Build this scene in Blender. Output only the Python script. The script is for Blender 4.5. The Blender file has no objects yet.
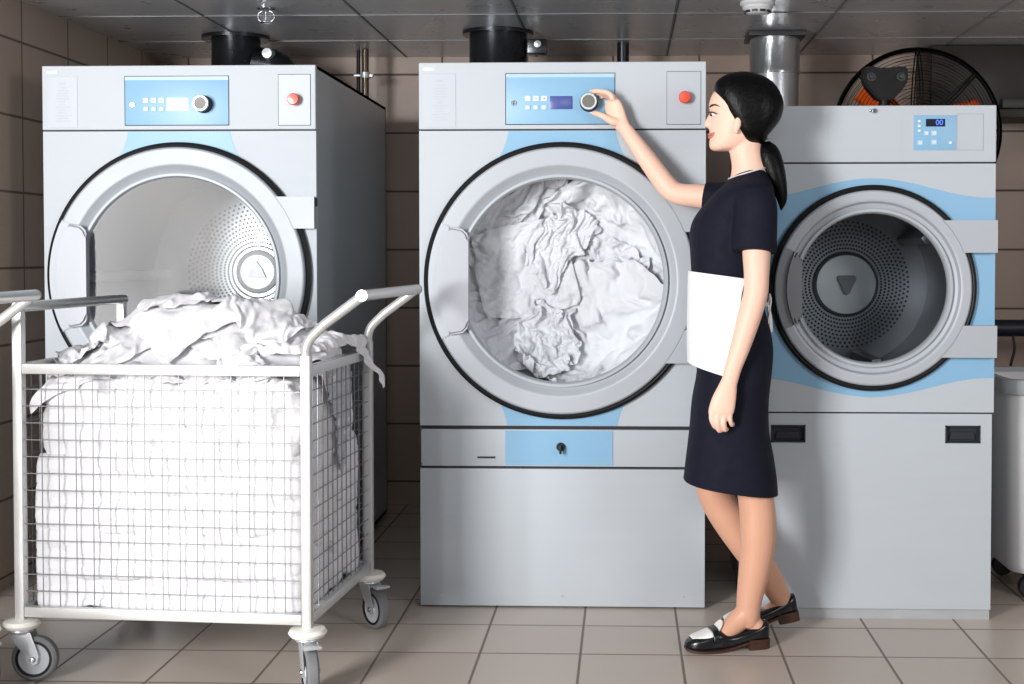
import bpy, bmesh, math, random
import numpy as np
from mathutils import Vector, Matrix, noise, geometry
PI = math.pi
scene = bpy.context.scene
COL = scene.collection
rng = np.random.default_rng(7)

# ------------------------------------------------------------------ camera
F = 1320.0
EYE = Vector((0, 0, 1.17))
PX, PY = 580.0, 289.0
YAW, PITCH = math.atan(45 / F), math.atan(35 / F)
CR = Matrix.Rotation(YAW, 3, 'Z') @ Matrix.Rotation(PI / 2 - PITCH, 3, 'X')
cam_d = bpy.data.cameras.new('camera')
cam_d.sensor_width = 36
cam_d.lens = F / 1024 * 36
cam_d.shift_x = (512 - PX) / 1024
cam_d.shift_y = (PY - 342) / 1024
cam_d.clip_end = 60
cam = bpy.data.objects.new('camera', cam_d)
COL.objects.link(cam)
cam.matrix_world = Matrix.Translation(EYE) @ CR.to_4x4()
scene.camera = cam

def at(px, py, Y):
    """world point seen at a photo pixel, on the depth plane Y"""
    d = CR @ Vector(((px - PX) / F, -(py - PY) / F, -1))
    return EYE + d * (Y / d.y)

# ------------------------------------------------------------------ materials
def lin(c):
    out = []
    for v in c:
        v = v / 255
        out.append(v / 12.92 if v <= .04045 else ((v + .055) / 1.055) ** 2.4)
    return (*out, 1)

class NT:
    def __init__(s, m):
        s.t = m.node_tree; s.n = s.t.nodes; s.l = s.t.links
        s.bsdf = s.n.get('Principled BSDF')
    def new(s, t, **kw):
        n = s.n.new(t)
        for k, v in kw.items():
            setattr(n, k, v)
        return n
    def math(s, op, a, b=None, c=None):
        n = s.new('ShaderNodeMath', operation=op)
        for i, v in enumerate((a, b, c)):
            if v is None: continue
            if isinstance(v, (int, float)): n.inputs[i].default_value = v
            else: s.l.new(v, n.inputs[i])
        return n.outputs[0]
    def mix(s, fac, a, b):
        n = s.new('ShaderNodeMix', data_type='RGBA')
        for i, v in ((0, fac), (6, a), (7, b)):
            if isinstance(v, (int, float, tuple)): n.inputs[i].default_value = v
            else: s.l.new(v, n.inputs[i])
        return n.outputs[2]
    def coords(s):
        return s.new('ShaderNodeTexCoord').outputs['Object']
    def noise(s, scale, detail=3, vec=None, stretch=None, dist=0):
        v = vec or s.coords()
        if stretch:
            mp = s.new('ShaderNodeMapping'); mp.inputs['Scale'].default_value = stretch
            s.l.new(v, mp.inputs[0]); v = mp.outputs[0]
        n = s.new('ShaderNodeTexNoise'); n.inputs['Scale'].default_value = scale
        n.inputs['Detail'].default_value = detail; n.inputs['Distortion'].default_value = dist
        s.l.new(v, n.inputs['Vector'])
        return n.outputs['Fac']
    def bump(s, h, strength, dist=.01):
        b = s.new('ShaderNodeBump'); b.inputs['Strength'].default_value = strength
        b.inputs['Distance'].default_value = dist
        s.l.new(h, b.inputs['Height']); s.l.new(b.outputs[0], s.bsdf.inputs['Normal'])

MATS = {}
def mat(name, rgb, rough=.5, metal=0., spec=.5, var=.06, vs=6, bump=0, bs=40, stretch=None, coat=0, emit=None, sub=0):
    m = bpy.data.materials.new(name); m.use_nodes = True
    t = NT(m); b = t.bsdf
    c = lin(rgb)
    f = t.noise(vs, 4, stretch=stretch)
    d = tuple(max(0, x * (1 - var)) for x in c[:3]) + (1,)
    e = tuple(min(1, x * (1 + var)) for x in c[:3]) + (1,)
    t.l.new(t.mix(f, d, e), b.inputs['Base Color'])
    r = t.math('MULTIPLY_ADD', f, rough * .3, rough * .85)
    t.l.new(r, b.inputs['Roughness'])
    b.inputs['Metallic'].default_value = metal
    b.inputs['Specular IOR Level'].default_value = spec
    if coat:
        b.inputs['Coat Weight'].default_value = coat; b.inputs['Coat Roughness'].default_value = .15
    if emit:
        b.inputs['Emission Color'].default_value = lin(rgb); b.inputs['Emission Strength'].default_value = emit
    if sub:
        b.inputs['Subsurface Weight'].default_value = sub
        b.inputs['Subsurface Radius'].default_value = (.012, .004, .002)
    if bump:
        t.bump(t.noise(bs, 4, stretch=stretch), bump, .004)
    MATS[name] = m
    return m

def tile_mat(name, rgb, rgb2, grout, ux, uz, ax, su, sv, ou, ov, gw, rough, spec=.5):
    """square tiles in world-scaled object coordinates: ax = axes used for (u, v)"""
    m = bpy.data.materials.new(name); m.use_nodes = True
    t = NT(m); b = t.bsdf
    sep = t.new('ShaderNodeSeparateXYZ'); t.l.new(t.coords(), sep.inputs[0])
    u = t.math('DIVIDE', t.math('SUBTRACT', sep.outputs[ax[0]], ou), su)
    v = t.math('DIVIDE', t.math('SUBTRACT', sep.outputs[ax[1]], ov), sv)
    def edge(x, s):
        f = t.math('FRACT', x)
        d = t.math('MINIMUM', f, t.math('SUBTRACT', 1., f))
        return t.math('MULTIPLY', d, s)
    d = t.math('MINIMUM', edge(u, su), edge(v, sv))
    mr = t.new('ShaderNodeMapRange'); mr.inputs[1].default_value = gw * .5; mr.inputs[2].default_value = gw
    t.l.new(d, mr.inputs[0]); g = mr.outputs[0]
    cb = t.new('ShaderNodeCombineXYZ')
    t.l.new(t.math('FLOOR', u), cb.inputs[0]); t.l.new(t.math('FLOOR', v), cb.inputs[1])
    wn = t.new('ShaderNodeTexWhiteNoise'); t.l.new(cb.outputs[0], wn.inputs[0])
    n = t.noise(9, 5)
    f = t.math('ADD', t.math('MULTIPLY', wn.outputs['Value'], .5), t.math('MULTIPLY', n, .5))
    t.l.new(t.mix(g, lin(grout), t.mix(f, lin(rgb), lin(rgb2))), b.inputs['Base Color'])
    t.l.new(t.math('MULTIPLY_ADD', n, .15, t.math('MULTIPLY_ADD', g, rough - .6, .52)), b.inputs['Roughness'])
    b.inputs['Specular IOR Level'].default_value = spec
    t.bump(g, .35, .002)
    MATS[name] = m
    return m

M = MATS
mat('machine_paint', (181, 188, 195), .55, .06, .32, .03, 3, stretch=(1, 1, 12))
mat('machine_side', (186, 194, 200), .36, .4, .5, .05, 3)
mat('door_grey', (170, 176, 183), .5, .15, .5, .03, 4)
mat('handle_grey', (160, 163, 171), .45, .2, .5, .04, 5)
mat('handle_dark', (128, 130, 136), .42, .2, .5, .04, 5)
mat('panel_blue', (130, 174, 206), .42, 0, .45, .02, 4)
mat('panel_blue_light', (168, 200, 222), .42, 0, .45, .02, 4)
mat('gasket_rubber', (14, 15, 18), .5, 0, .4, .1, 10)
mat('seam_dark', (42, 45, 52), .6, 0, .3, .1, 8)
mat('plate_grey', (177, 184, 192), .45, .05, .4, .02, 4)
mat('plate_print', (172, 177, 187), .5, 0, .4, .03, 4)
mat('button_white', (226, 234, 242), .4, 0, .5, .02, 10)
mat('button_icon', (150, 185, 210), .5, 0, .4, .02, 10)
mat('lcd_blue', (70, 84, 150), .25, 0, .5, .05, 30)
mat('lcd_glare', (236, 240, 246), .3, 0, .5, .02, 30, emit=.5)  # reflection on the display painted as white with a slight glow
mat('lcd_black', (10, 14, 40), .35, 0, .2, .05, 30)
mat('digit_blue', (70, 110, 230), .4, 0, .5, .02, 30, emit=1.2)
mat('knob_metal', (112, 110, 107), .5, .4, .5, .08, 60)
mat('knob_rim', (196, 198, 200), .35, .7, .5, .03, 20)
mat('knob_dark', (34, 36, 42), .4, .3, .5, .05, 20)
mat('red_button', (226, 70, 40), .35, 0, .5, .04, 20, coat=.3)
mat('chrome', (200, 204, 208), .18, 1, .5, .03, 12)
mat('steel_tube', (205, 203, 200), .3, .85, .5, .05, 14, stretch=(1, 1, 8))
mat('steel_wire', (138, 140, 144), .4, .7, .5, .05, 30)
mat('white_frame', (205, 205, 204), .38, .5, .5, .03, 10)
mat('bumper_plastic', (238, 236, 228), .4, 0, .5, .03, 12)
mat('wheel_rubber', (120, 122, 124), .6, 0, .3, .06, 14)
mat('wheel_hub', (196, 200, 206), .4, .1, .5, .04, 14)
mat('trim_metal', (150, 152, 155), .55, .3, .4, .05, 12)
mat('zinc', (192, 196, 200), .36, .45, .5, .08, 18)
mat('linen_white', (228, 228, 232), .85, 0, .15, .012, 9, bump=.25, bs=160)
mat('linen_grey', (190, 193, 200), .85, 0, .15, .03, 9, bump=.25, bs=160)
mat('skin', (238, 196, 176), .5, 0, .35, .05, 18, sub=.12)
mat('leg_skin', (210, 160, 134), .42, 0, .4, .05, 14, sub=.1)
mat('lip_pink', (200, 122, 114), .4, 0, .4, .04, 30)
mat('eye_white', (232, 230, 228), .25, 0, .5, .02, 30)
mat('lash_black', (22, 18, 18), .6, 0, .3, .05, 30)
mat('iris_brown', (44, 26, 18), .25, 0, .5, .05, 30)
mat('nail', (240, 206, 196), .3, 0, .5, .03, 30)
mat('dress_navy', (14, 16, 33), .8, 0, .25, .12, 30, bump=.25, bs=300)
mat('collar_trim', (214, 216, 220), .7, 0, .3, .03, 30)
mat('apron_white', (240, 241, 244), .8, 0, .2, .012, 14, bump=.2, bs=260)
mat('hair_black', (4, 4, 5), .38, 0, .15, .2, 60, bump=.5, bs=110, stretch=(.35, 3, .5))
mat('shoe_black', (16, 17, 21), .24, 0, .5, .08, 20)
mat('shoe_white', (236, 236, 232), .35, 0, .5, .02, 20)
mat('sole_brown', (64, 40, 30), .5, 0, .4, .1, 30)
mat('duct_black', (62, 65, 70), .28, .85, .5, .1, 9)
mat('duct_zinc', (196, 200, 206), .32, .75, .5, .1, 16, bump=.3, bs=18)
mat('pipe_brown', (96, 84, 74), .3, .6, .5, .08, 9)
mat('fan_black', (8, 8, 9), .5, 0, .3, .08, 14)
mat('fan_orange', (226, 92, 30), .4, 0, .5, .05, 14)
mat('plastic_white', (226, 228, 230), .4, 0, .5, .02, 9)
mat('plastic_rim', (168, 172, 176), .45, 0, .5, .03, 9)
mat('dark_blue', (26, 32, 48), .45, .1, .5, .08, 9)
mat('dark_grey', (52, 54, 57), .45, .3, .5, .08, 9)
mat('hub_plate', (180, 186, 190), .35, .8, .5, .06, 12)

def glass_mat():
    m = bpy.data.materials.new('door_glass'); m.use_nodes = True
    t = NT(m); out = t.n['Material Output']; t.n.remove(t.bsdf)
    tr = t.new('ShaderNodeBsdfTransparent'); tr.inputs[0].default_value = (.93, .95, .96, 1)
    gl = t.new('ShaderNodeBsdfGlossy'); gl.inputs['Roughness'].default_value = .13
    lw = t.new('ShaderNodeLayerWeight'); lw.inputs[0].default_value = .25
    f = t.math('MULTIPLY_ADD', lw.outputs['Fresnel'], .4, .004)
    mx = t.new('ShaderNodeMixShader')
    t.l.new(f, mx.inputs[0]); t.l.new(tr.outputs[0], mx.inputs[1]); t.l.new(gl.outputs[0], mx.inputs[2])
    t.l.new(mx.outputs[0], out.inputs[0]); MATS['door_glass'] = m
glass_mat()

def perforated(name, rgb, r0, r1, pitch, rough=.28):
    """stainless drum back: rings of round punched holes between radii r0 and r1 (object x-z plane)"""
    m = bpy.data.materials.new(name); m.use_nodes = True
    t = NT(m); b = t.bsdf
    sep = t.new('ShaderNodeSeparateXYZ'); t.l.new(t.coords(), sep.inputs[0])
    x, z = sep.outputs[0], sep.outputs[2]
    r = t.math('SQRT', t.math('ADD', t.math('MULTIPLY', x, x), t.math('MULTIPLY', z, z)))
    th = t.math('ARCTAN2', z, x)
    rr = t.math('DIVIDE', r, pitch)
    ring = t.math('FLOOR', rr)
    nper = int(2 * PI * (r0 + r1) / 2 / pitch)
    ph = t.math('MULTIPLY', t.math('MODULO', ring, 2.), .5)
    a = t.math('ADD', t.math('MULTIPLY', th, nper / (2 * PI)), ph)
    fu = t.math('SUBTRACT', t.math('FRACT', a), .5)
    fv = t.math('SUBTRACT', t.math('FRACT', rr), .5)
    # local arc length of one cell, in pitches
    fu = t.math('MULTIPLY', fu, t.math('MULTIPLY', r, 2 * PI / nper / pitch))
    d = t.math('SQRT', t.math('ADD', t.math('MULTIPLY', fu, fu), t.math('MULTIPLY', fv, fv)))
    hole = t.math('LESS_THAN', d, .3)
    hole = t.math('MULTIPLY', hole, t.math('MULTIPLY', t.math('GREATER_THAN', r, r0), t.math('LESS_THAN', r, r1)))
    n = t.noise(5, 3)
    c = lin(rgb)
    c2 = tuple(v * .88 for v in c[:3]) + (1,)
    t.l.new(t.mix(hole, t.mix(n, c2, c), lin((18, 19, 22))), b.inputs['Base Color'])
    t.l.new(t.math('SUBTRACT', .85, t.math('MULTIPLY', hole, .85)), b.inputs['Metallic'])
    t.l.new(t.math('MULTIPLY_ADD', hole, .5, rough), b.inputs['Roughness'])
    MATS[name] = m
perforated('drum_back_small', (156, 160, 166), .115, .232, .0135)
perforated('drum_back_big', (168, 173, 179), .10, .30, .0165)
mat('drum_steel', (158, 163, 169), .42, .55, .5, .06, 4)
mat('drum_dark', (80, 83, 88), .4, .7, .5, .06, 4)

# ------------------------------------------------------------------ object helpers
def link(o, parent=None):
    COL.objects.link(o)
    if parent is not None: o.parent = parent
    return o

def obj(name, bm, m, parent=None, smooth=True, angle=40, off=None):
    if off is not None:
        bmesh.ops.translate(bm, verts=bm.verts, vec=-Vector(off))
    bmesh.ops.recalc_face_normals(bm, faces=bm.faces)
    me = bpy.data.meshes.new(name); bm.to_mesh(me); bm.free()
    if m: me.materials.append(MATS[m] if isinstance(m, str) else m)
    if smooth:
        me.polygons.foreach_set('use_smooth', [True] * len(me.polygons))
        me.set_sharp_from_angle(angle=math.radians(angle))
    return link(bpy.data.objects.new(name, me), parent)

def from_np(name, V, faces, m, parent=None):
    me = bpy.data.meshes.new(name); me.from_pydata([tuple(v) for v in V], [], [tuple(f) for f in faces]); me.update()
    me.polygons.foreach_set('use_smooth', [True] * len(me.polygons))
    if m: me.materials.append(MATS[m])
    return link(bpy.data.objects.new(name, me), parent)

def thing(name, label, cat, loc=(0, 0, 0), rz=0, group=None):
    o = bpy.data.objects.new(name, None); o.empty_display_size = .1
    COL.objects.link(o); o.location = loc; o.rotation_euler = (0, 0, rz)
    return tag(o, label, cat, group)

def tag(o, label, cat, group=None):
    o['label'] = label; o['category'] = cat
    if group: o['group'] = group
    return o

def struct(o):
    o['kind'] = 'structure'
    return o

def B(): return bmesh.new()

def box(bm, x0, x1, y0, y1, z0, z1, bev=0, seg=2):
    r = bmesh.ops.create_cube(bm, size=1)
    vs = r['verts']
    for v in vs:
        v.co = Vector(((x0 + x1) / 2 + v.co.x * (x1 - x0), (y0 + y1) / 2 + v.co.y * (y1 - y0), (z0 + z1) / 2 + v.co.z * (z1 - z0)))
    if bev:
        es = list({e for v in vs for e in v.link_edges})
        bmesh.ops.bevel(bm, geom=es, offset=bev, segments=seg, affect='EDGES', profile=.6)
    return bm

def lathe(bm, prof, c=(0, 0, 0), axis='y', seg=64, a0=0, a1=2 * PI):
    """prof: (r, h) pairs; spun about the axis through c (h along +axis)"""
    full = abs(a1 - a0 - 2 * PI) < 1e-6
    n = seg if full else seg + 1
    rows = []
    for r, h in prof:
        row = []
        for i in range(n):
            a = a0 + (a1 - a0) * i / seg
            p, q = r * math.cos(a), r * math.sin(a)
            if axis == 'y': v = (c[0] + p, c[1] + h, c[2] + q)
            elif axis == 'z': v = (c[0] + p, c[1] + q, c[2] + h)
            else: v = (c[0] + h, c[1] + p, c[2] + q)
            row.append(bm.verts.new(v))
        rows.append(row)
    for a, b in zip(rows, rows[1:]):
        for i in range(seg):
            j = (i + 1) % n
            bm.faces.new((a[i], a[j], b[j], b[i]))
    return rows

def disc(bm, r, c, axis='y', seg=48, h=.004, bev=.001):
    lathe(bm, [(0.0001, 0), (r - bev, 0), (r, bev), (r, h), (0.0001, h)], c, axis, seg)

def prism(bm, pts, y0, y1):
    """polygon in x-z extruded along y"""
    a = [bm.verts.new((x, y0, z)) for x, z in pts]
    b = [bm.verts.new((x, y1, z)) for x, z in pts]
    bm.faces.new(a); bm.faces.new(b[::-1])
    n = len(pts)
    for i in range(n):
        bm.faces.new((a[i], b[i], b[(i + 1) % n], a[(i + 1) % n]))

def prism_z(bm, pts, z0, z1):
    a = [bm.verts.new((x, y, z0)) for x, y in pts]
    b = [bm.verts.new((x, y, z1)) for x, y in pts]
    bm.faces.new(a); bm.faces.new(b[::-1])
    n = len(pts)
    for i in range(n):
        bm.faces.new((a[i], b[i], b[(i + 1) % n], a[(i + 1) % n]))

def smooth_path(pts, n=6):
    """Catmull-Rom through points (any dimension)"""
    P = [np.array(p, float) for p in pts]
    P = [2 * P[0] - P[1]] + P + [2 * P[-1] - P[-2]]
    out = []
    for i in range(1, len(P) - 2):
        for k in range(n):
            t = k / n
            a, b, c, d = P[i - 1], P[i], P[i + 1], P[i + 2]
            out.append(.5 * (2 * b + (c - a) * t + (2 * a - 5 * b + 4 * c - d) * t * t + (3 * b - a - 3 * c + d) * t ** 3))
    out.append(P[-2])
    return out

def tube(bm, pts, rad, seg=12, n=1, flat=None, up=(0, 0, 1), caps=True):
    """tube along points; rad number or list; flat = (a, b) factors or list of them for the two cross axes"""
    if isinstance(rad, (int, float)): rad = [rad] * len(pts)
    if flat is None: flat = (1, 1)
    if isinstance(flat, tuple): flat = [flat] * len(pts)
    data = [tuple(p) + (r, f[0], f[1]) for p, r, f in zip(pts, rad, flat)]
    if n > 1: data = smooth_path(data, n)
    P = [Vector(d[:3]) for d in data]
    rows = []
    u = None
    for i, p in enumerate(P):
        t = (P[min(i + 1, len(P) - 1)] - P[max(i - 1, 0)]).normalized()
        if u is None:
            u = Vector(up)
            if abs(u.dot(t)) > .95: u = Vector((1, 0, 0)) if abs(t.x) < .9 else Vector((0, 1, 0))
        u = (u - t * u.dot(t)).normalized()
        w = t.cross(u)
        r, fa, fb = data[i][3:6]
        rows.append([bm.verts.new(p + u * (math.cos(k * 2 * PI / seg) * r * fa) + w * (math.sin(k * 2 * PI / seg) * r * fb)) for k in range(seg)])
    for a, b in zip(rows, rows[1:]):
        for i in range(seg):
            bm.faces.new((a[i], a[(i + 1) % seg], b[(i + 1) % seg], b[i]))
    if caps:
        bm.faces.new(rows[0][::-1]); bm.faces.new(rows[-1])
    return rows

def ell(bm, c, r, seg=20, rings=12, rot=None):
    g = bmesh.ops.create_uvsphere(bm, u_segments=seg, v_segments=rings, radius=1)
    for v in g['verts']:
        p = Vector((v.co.x * r[0], v.co.y * r[1], v.co.z * r[2]))
        if rot: p = rot @ p
        v.co = p + Vector(c)

def loft_z(bm, secs, seg=40, n=3, caps=True, zt=None):
    """closed horizontal sections: (z, x_front, x_back, y_centre, half_width, exp_front, exp_back) with front = -X"""
    data = smooth_path(secs, n) if n > 1 else [np.array(s, float) for s in secs]
    rows = []
    for s in data:
        z, xf, xb, yc, hw, ef, eb = s
        cx = (xf + xb) / 2; a = (xb - xf) / 2
        row = []
        for k in range(seg):
            t = 2 * PI * k / seg
            c, q = math.cos(t), math.sin(t)
            e = 2 / (ef if c < 0 else eb)
            x = cx + a * math.copysign(abs(c) ** e, c)
            y = yc + hw * math.copysign(abs(q) ** e, q)
            zz = z + (zt(x, y, z) if zt else 0)
            row.append(bm.verts.new((x, y, zz)))
        rows.append(row)
    for a, b in zip(rows, rows[1:]):
        for i in range(seg):
            bm.faces.new((a[i], a[(i + 1) % seg], b[(i + 1) % seg], b[i]))
    if caps:
        bm.faces.new(rows[0][::-1]); bm.faces.new(rows[-1])
    return rows

def remeshed(name, bm, m, parent, voxel, smooth=4, off=None, factor=.5, sub=0):
    """fuse overlapping closed shells into one continuous skin"""
    if off is not None: bmesh.ops.translate(bm, verts=bm.verts, vec=-Vector(off))
    bmesh.ops.recalc_face_normals(bm, faces=bm.faces)
    me = bpy.data.meshes.new(name); bm.to_mesh(me); bm.free()
    o = bpy.data.objects.new(name, me); COL.objects.link(o)
    r = o.modifiers.new('r', 'REMESH'); r.mode = 'VOXEL'; r.voxel_size = voxel; r.use_smooth_shade = True
    if smooth:
        s = o.modifiers.new('s', 'SMOOTH'); s.iterations = smooth; s.factor = factor
    dg = bpy.context.evaluated_depsgraph_get()
    new = bpy.data.meshes.new_from_object(o.evaluated_get(dg))
    o.modifiers.clear(); o.data = new; new.name = name
    new.materials.clear(); new.materials.append(MATS[m])
    new.polygons.foreach_set('use_smooth', [True] * len(new.polygons))
    if parent is not None: o.parent = parent
    return o

def dup(root, loc, rz, label=None, skip=()):
    def cp(o, par):
        c = o.copy(); COL.objects.link(c); c.parent = par
        for ch in o.children:
            cp(ch, c)
        return c
    r = cp(root, None)
    r.location = loc; r.rotation_euler = (0, 0, rz)
    if label: r['label'] = label
    return r

# ------------------------------------------------------------------ linen dropped with the cloth solver
# Sheets are dropped one after another on a mound (local Z up); each settled sheet becomes an obstacle for the next.
def loose_sheet(n, size, x, y, z, turn, tilt, aspect, ripple, scale, shrink, seed):
    V, Fc = [], []
    R = Matrix.Rotation(turn, 3, 'Z') @ Matrix.Rotation(tilt * .6, 3, 'Y') @ Matrix.Rotation(tilt, 3, 'X')
    for j in range(n):
        for i in range(n):
            u = (i / (n - 1) - .5) * size; v = (j / (n - 1) - .5) * size * aspect
            q = Vector((u, v, seed * 7.3))
            h = ripple * (2.2 * noise.noise(q * 6.5 * scale) + 1.1 * noise.noise(q * 14 * scale + Vector((9, 2, 5))) + .25 * noise.noise(q * 28 * scale))
            u += ripple * .8 * noise.noise(q * 8 * scale + Vector((3, 8, 1))); v += ripple * .8 * noise.noise(q * 8 * scale + Vector((5, 1, 7)))
            V.append(R @ Vector((u * (1 - shrink), v * (1 - shrink), h)) + Vector((x, y, z)))
    for j in range(n - 1):
        for i in range(n - 1):
            a = j * n + i; Fc.append((a, a + 1, a + n + 1, a + n))
    me = bpy.data.meshes.new('sheet'); me.from_pydata(V, [], Fc)
    return link(bpy.data.objects.new('sheet', me)), Fc

def obstacle(o):
    o.modifiers.new('collision', 'COLLISION')
    c = o.collision; c.thickness_outer = .004; c.cloth_friction = 20; c.damping = .8; c.use_culling = False

def drop_sheets(mound_bm, specs, height, frames):
    bmesh.ops.subdivide_edges(mound_bm, edges=mound_bm.edges[:], cuts=1)
    me = bpy.data.meshes.new('mound'); mound_bm.to_mesh(me); mound_bm.free()
    mo = link(bpy.data.objects.new('mound', me)); obstacle(mo)
    tmp_, res = [mo], []
    for k, sp in enumerate(specs):
        n, size, x, y, turn, tilt, aspect, ripple, scale, shrink, seed = sp
        o, fc = loose_sheet(n, size, x, y, height[1 if k else 0], turn, tilt, aspect, ripple, scale, shrink, seed)
        m = o.modifiers.new('cloth', 'CLOTH'); st = m.settings; cs = m.collision_settings
        st.quality = 6; st.mass = .6; st.tension_stiffness = 12; st.compression_stiffness = 12; st.shear_stiffness = 4; st.bending_stiffness = .04
        st.tension_damping = 5; st.air_damping = 1.2
        cs.use_self_collision = True; cs.distance_min = .004; cs.self_distance_min = .004; cs.collision_quality = 2; cs.self_friction = 15; cs.friction = 15
        m.point_cache.frame_start = 1; m.point_cache.frame_end = frames
        for f in range(1, frames + 1): scene.frame_set(f)
        ev = o.evaluated_get(bpy.context.evaluated_depsgraph_get())
        P_ = np.array([v.co[:] for v in ev.data.vertices])
        o.modifiers.clear()
        o.data.vertices.foreach_set('co', P_.ravel()); o.data.update()
        scene.frame_set(1)
        obstacle(o); tmp_.append(o); res.append((P_, np.array(fc)))
    for o in tmp_:
        d = o.data; bpy.data.objects.remove(o); bpy.data.meshes.remove(d)
    return res

def drum_bowl():
    b = bmesh.new(); rows = []
    for r, z in ((.0001, .24), (.12, .22), (.22, .15), (.30, .04), (.35, -.02), (.35, .25), (.35, .6), (.35, 1.2)):
        rows.append([b.verts.new((r * math.cos(a), r * math.sin(a), z)) for a in [2 * PI * k / 48 for k in range(48)]])
    for p, q in zip(rows, rows[1:]):
        for i in range(48): b.faces.new((p[i], p[(i + 1) % 48], q[(i + 1) % 48], q[i]))
    return b

def cart_mound():
    b = bmesh.new(); n = 40; vs = []
    def lump(x, y, cx, cy, r, h): return h * math.exp(-((x - cx) ** 2 + (y - cy) ** 2) / r ** 2 * 1.2)
    for j in range(n):
        for i in range(n):
            x = (i / (n - 1) - .5) * .80; y = (j / (n - 1) - .5) * .60
            vs.append(b.verts.new((x, y, -.06 + lump(x, y, -.05, 0, .17, .17) + lump(x, y, .17, .03, .16, .13) + lump(x, y, -.23, 0, .16, .09) + lump(x, y, .32, .05, .14, .07) - .04 * (abs(x) > .36))))
    for j in range(n - 1):
        for i in range(n - 1):
            a = j * n + i; b.faces.new((vs[a], vs[a + 1], vs[a + n + 1], vs[a + n]))
    for x0, y0, x1, y1 in ((-.4, -.3, .4, -.3), (.4, -.3, .4, .3), (.4, .3, -.4, .3), (-.4, .3, -.4, -.3)):
        b.faces.new([b.verts.new(p) for p in ((x0, y0, -.2), (x1, y1, -.2), (x1, y1, 0), (x0, y0, 0))])
    return b

scene.gravity = (0, 0, -9.8)
# points per side, size, place x y, turn, tilt, aspect, ripple, ripple scale, gather, seed
DRUM_SHEETS = drop_sheets(drum_bowl(), [
    (50, .95, 0, 0, .3, 0, 1, .0275, 1, .225, 1), (42, .64, -.12, .15, .65, .1, .62, .033, .9, .27, 2), (44, .70, .13, .13, -1.0, .2, .8, .033, 1, .285, 3),
    (42, .60, -.15, -.12, .5, -.2, .8, .0275, 1, .27, 4), (38, .46, .19, -.02, 1.3, 0, .9, .0275, 1.1, .27, 5), (44, .76, .10, -.13, .9, .2, .95, .0385, .9, .315, 6),
    (38, .42, -.12, .03, .2, .1, .95, .0121, .8, .165, 7), (38, .44, .01, .12, .9, .3, .8, .033, 1, .30, 8), (38, .46, -.05, -.18, 1.2, .2, .8, .033, 1, .30, 9)], (.4, .55), 48)
HEAP_SHEETS = drop_sheets(cart_mound(), [
    (48, 1.0, -.10, 0, .2, 0, .75, .0275, 1, .18, 31), (46, .85, .15, .02, -.3, .1, .8, .0275, 1, .21, 32), (40, .6, -.22, -.04, .6, .1, .9, .033, 1, .285, 33),
    (40, .62, .20, -.02, -.5, .2, .9, .033, 1, .285, 34), (40, .66, -.04, .02, .9, .1, 1, .033, 1, .33, 35), (38, .5, .10, -.12, .3, .2, .7, .0275, 1, .255, 36),
    (38, .44, -.05, 0, .3, .3, .9, .033, 1.1, .345, 38), (38, .46, .16, .02, 1.4, -.3, .9, .033, 1.1, .33, 39), (36, .36, -.30, -.05, .4, .1, 1, .0275, 1, .27, 40)], (.25, .36), 44)

def floor_at(px, py):
    d = CR @ Vector(((px - PX) / F, -(py - PY) / F, -1))
    return EYE + d * (-EYE.z / d.z)

# ------------------------------------------------------------------ setting
HC = 2.08                      # ceiling height
YB = 6.10                      # back wall
XL, XR = -2.17, 2.40           # side walls
TF = .295
tile_mat('floor_tile', (186, 174, 164), (200, 188, 178), (118, 106, 98), 0, 0, (0, 1), TF, TF, .166, floor_at(577, 654).y, .005, .34)
tile_mat('back_tile', (168, 148, 136), (180, 160, 148), (88, 74, 66), 0, 0, (0, 2), .395, .27, -.845 + .395 * 8, 2.0, .006, .4)
tile_mat('side_tile', (184, 165, 152), (196, 178, 165), (112, 98, 90), 0, 0, (1, 2), .395, .27, 4.70, 1.93, .006, .4)
tile_mat('ceiling_panel', (206, 209, 212), (214, 217, 220), (90, 92, 94), 0, 0, (0, 1), .6, .6, .79, 5.016, .007, .3)
for k in ('ceiling_panel',):
    MATS[k].node_tree.nodes['Principled BSDF'].inputs['Metallic'].default_value = .2

bm = B(); box(bm, -4.5, 4.5, -1.5, YB + .1, -.1, 0); struct(obj('floor', bm, 'floor_tile', smooth=False))
bm = B(); box(bm, XL - .1, XR + .1, 3.35, YB + .1, HC, HC + .08); struct(obj('ceiling', bm, 'ceiling_panel', smooth=False))
bm = B(); box(bm, XL - .1, XR + .1, YB, YB + .1, 0, HC); struct(obj('wall_back', bm, 'back_tile', smooth=False))
bm = B(); box(bm, XL - .1, XL, 4.1, YB, 0, HC); struct(obj('wall_left', bm, 'side_tile', smooth=False))
bm = B(); box(bm, XR, XR + .1, 3.4, YB, 0, HC); struct(obj('wall_right', bm, 'side_tile', smooth=False))
# thin bright seam strips where the ceiling panels meet
bm = B()
for y in (5.016, 5.616):
    box(bm, XL + .02, XR - .02, y - .002, y + .002, HC - .003, HC - .0005)
struct(obj('trim_1', bm, 'trim_metal', smooth=False))
bm = B()
for k in range(-4, 3):
    x = .79 + .6 * k
    if XL < x < XR: box(bm, x - .004, x + .001, 3.37, YB - .01, HC - .003, HC - .0005)
struct(obj('trim_2', bm, 'trim_metal', smooth=False))

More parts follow.
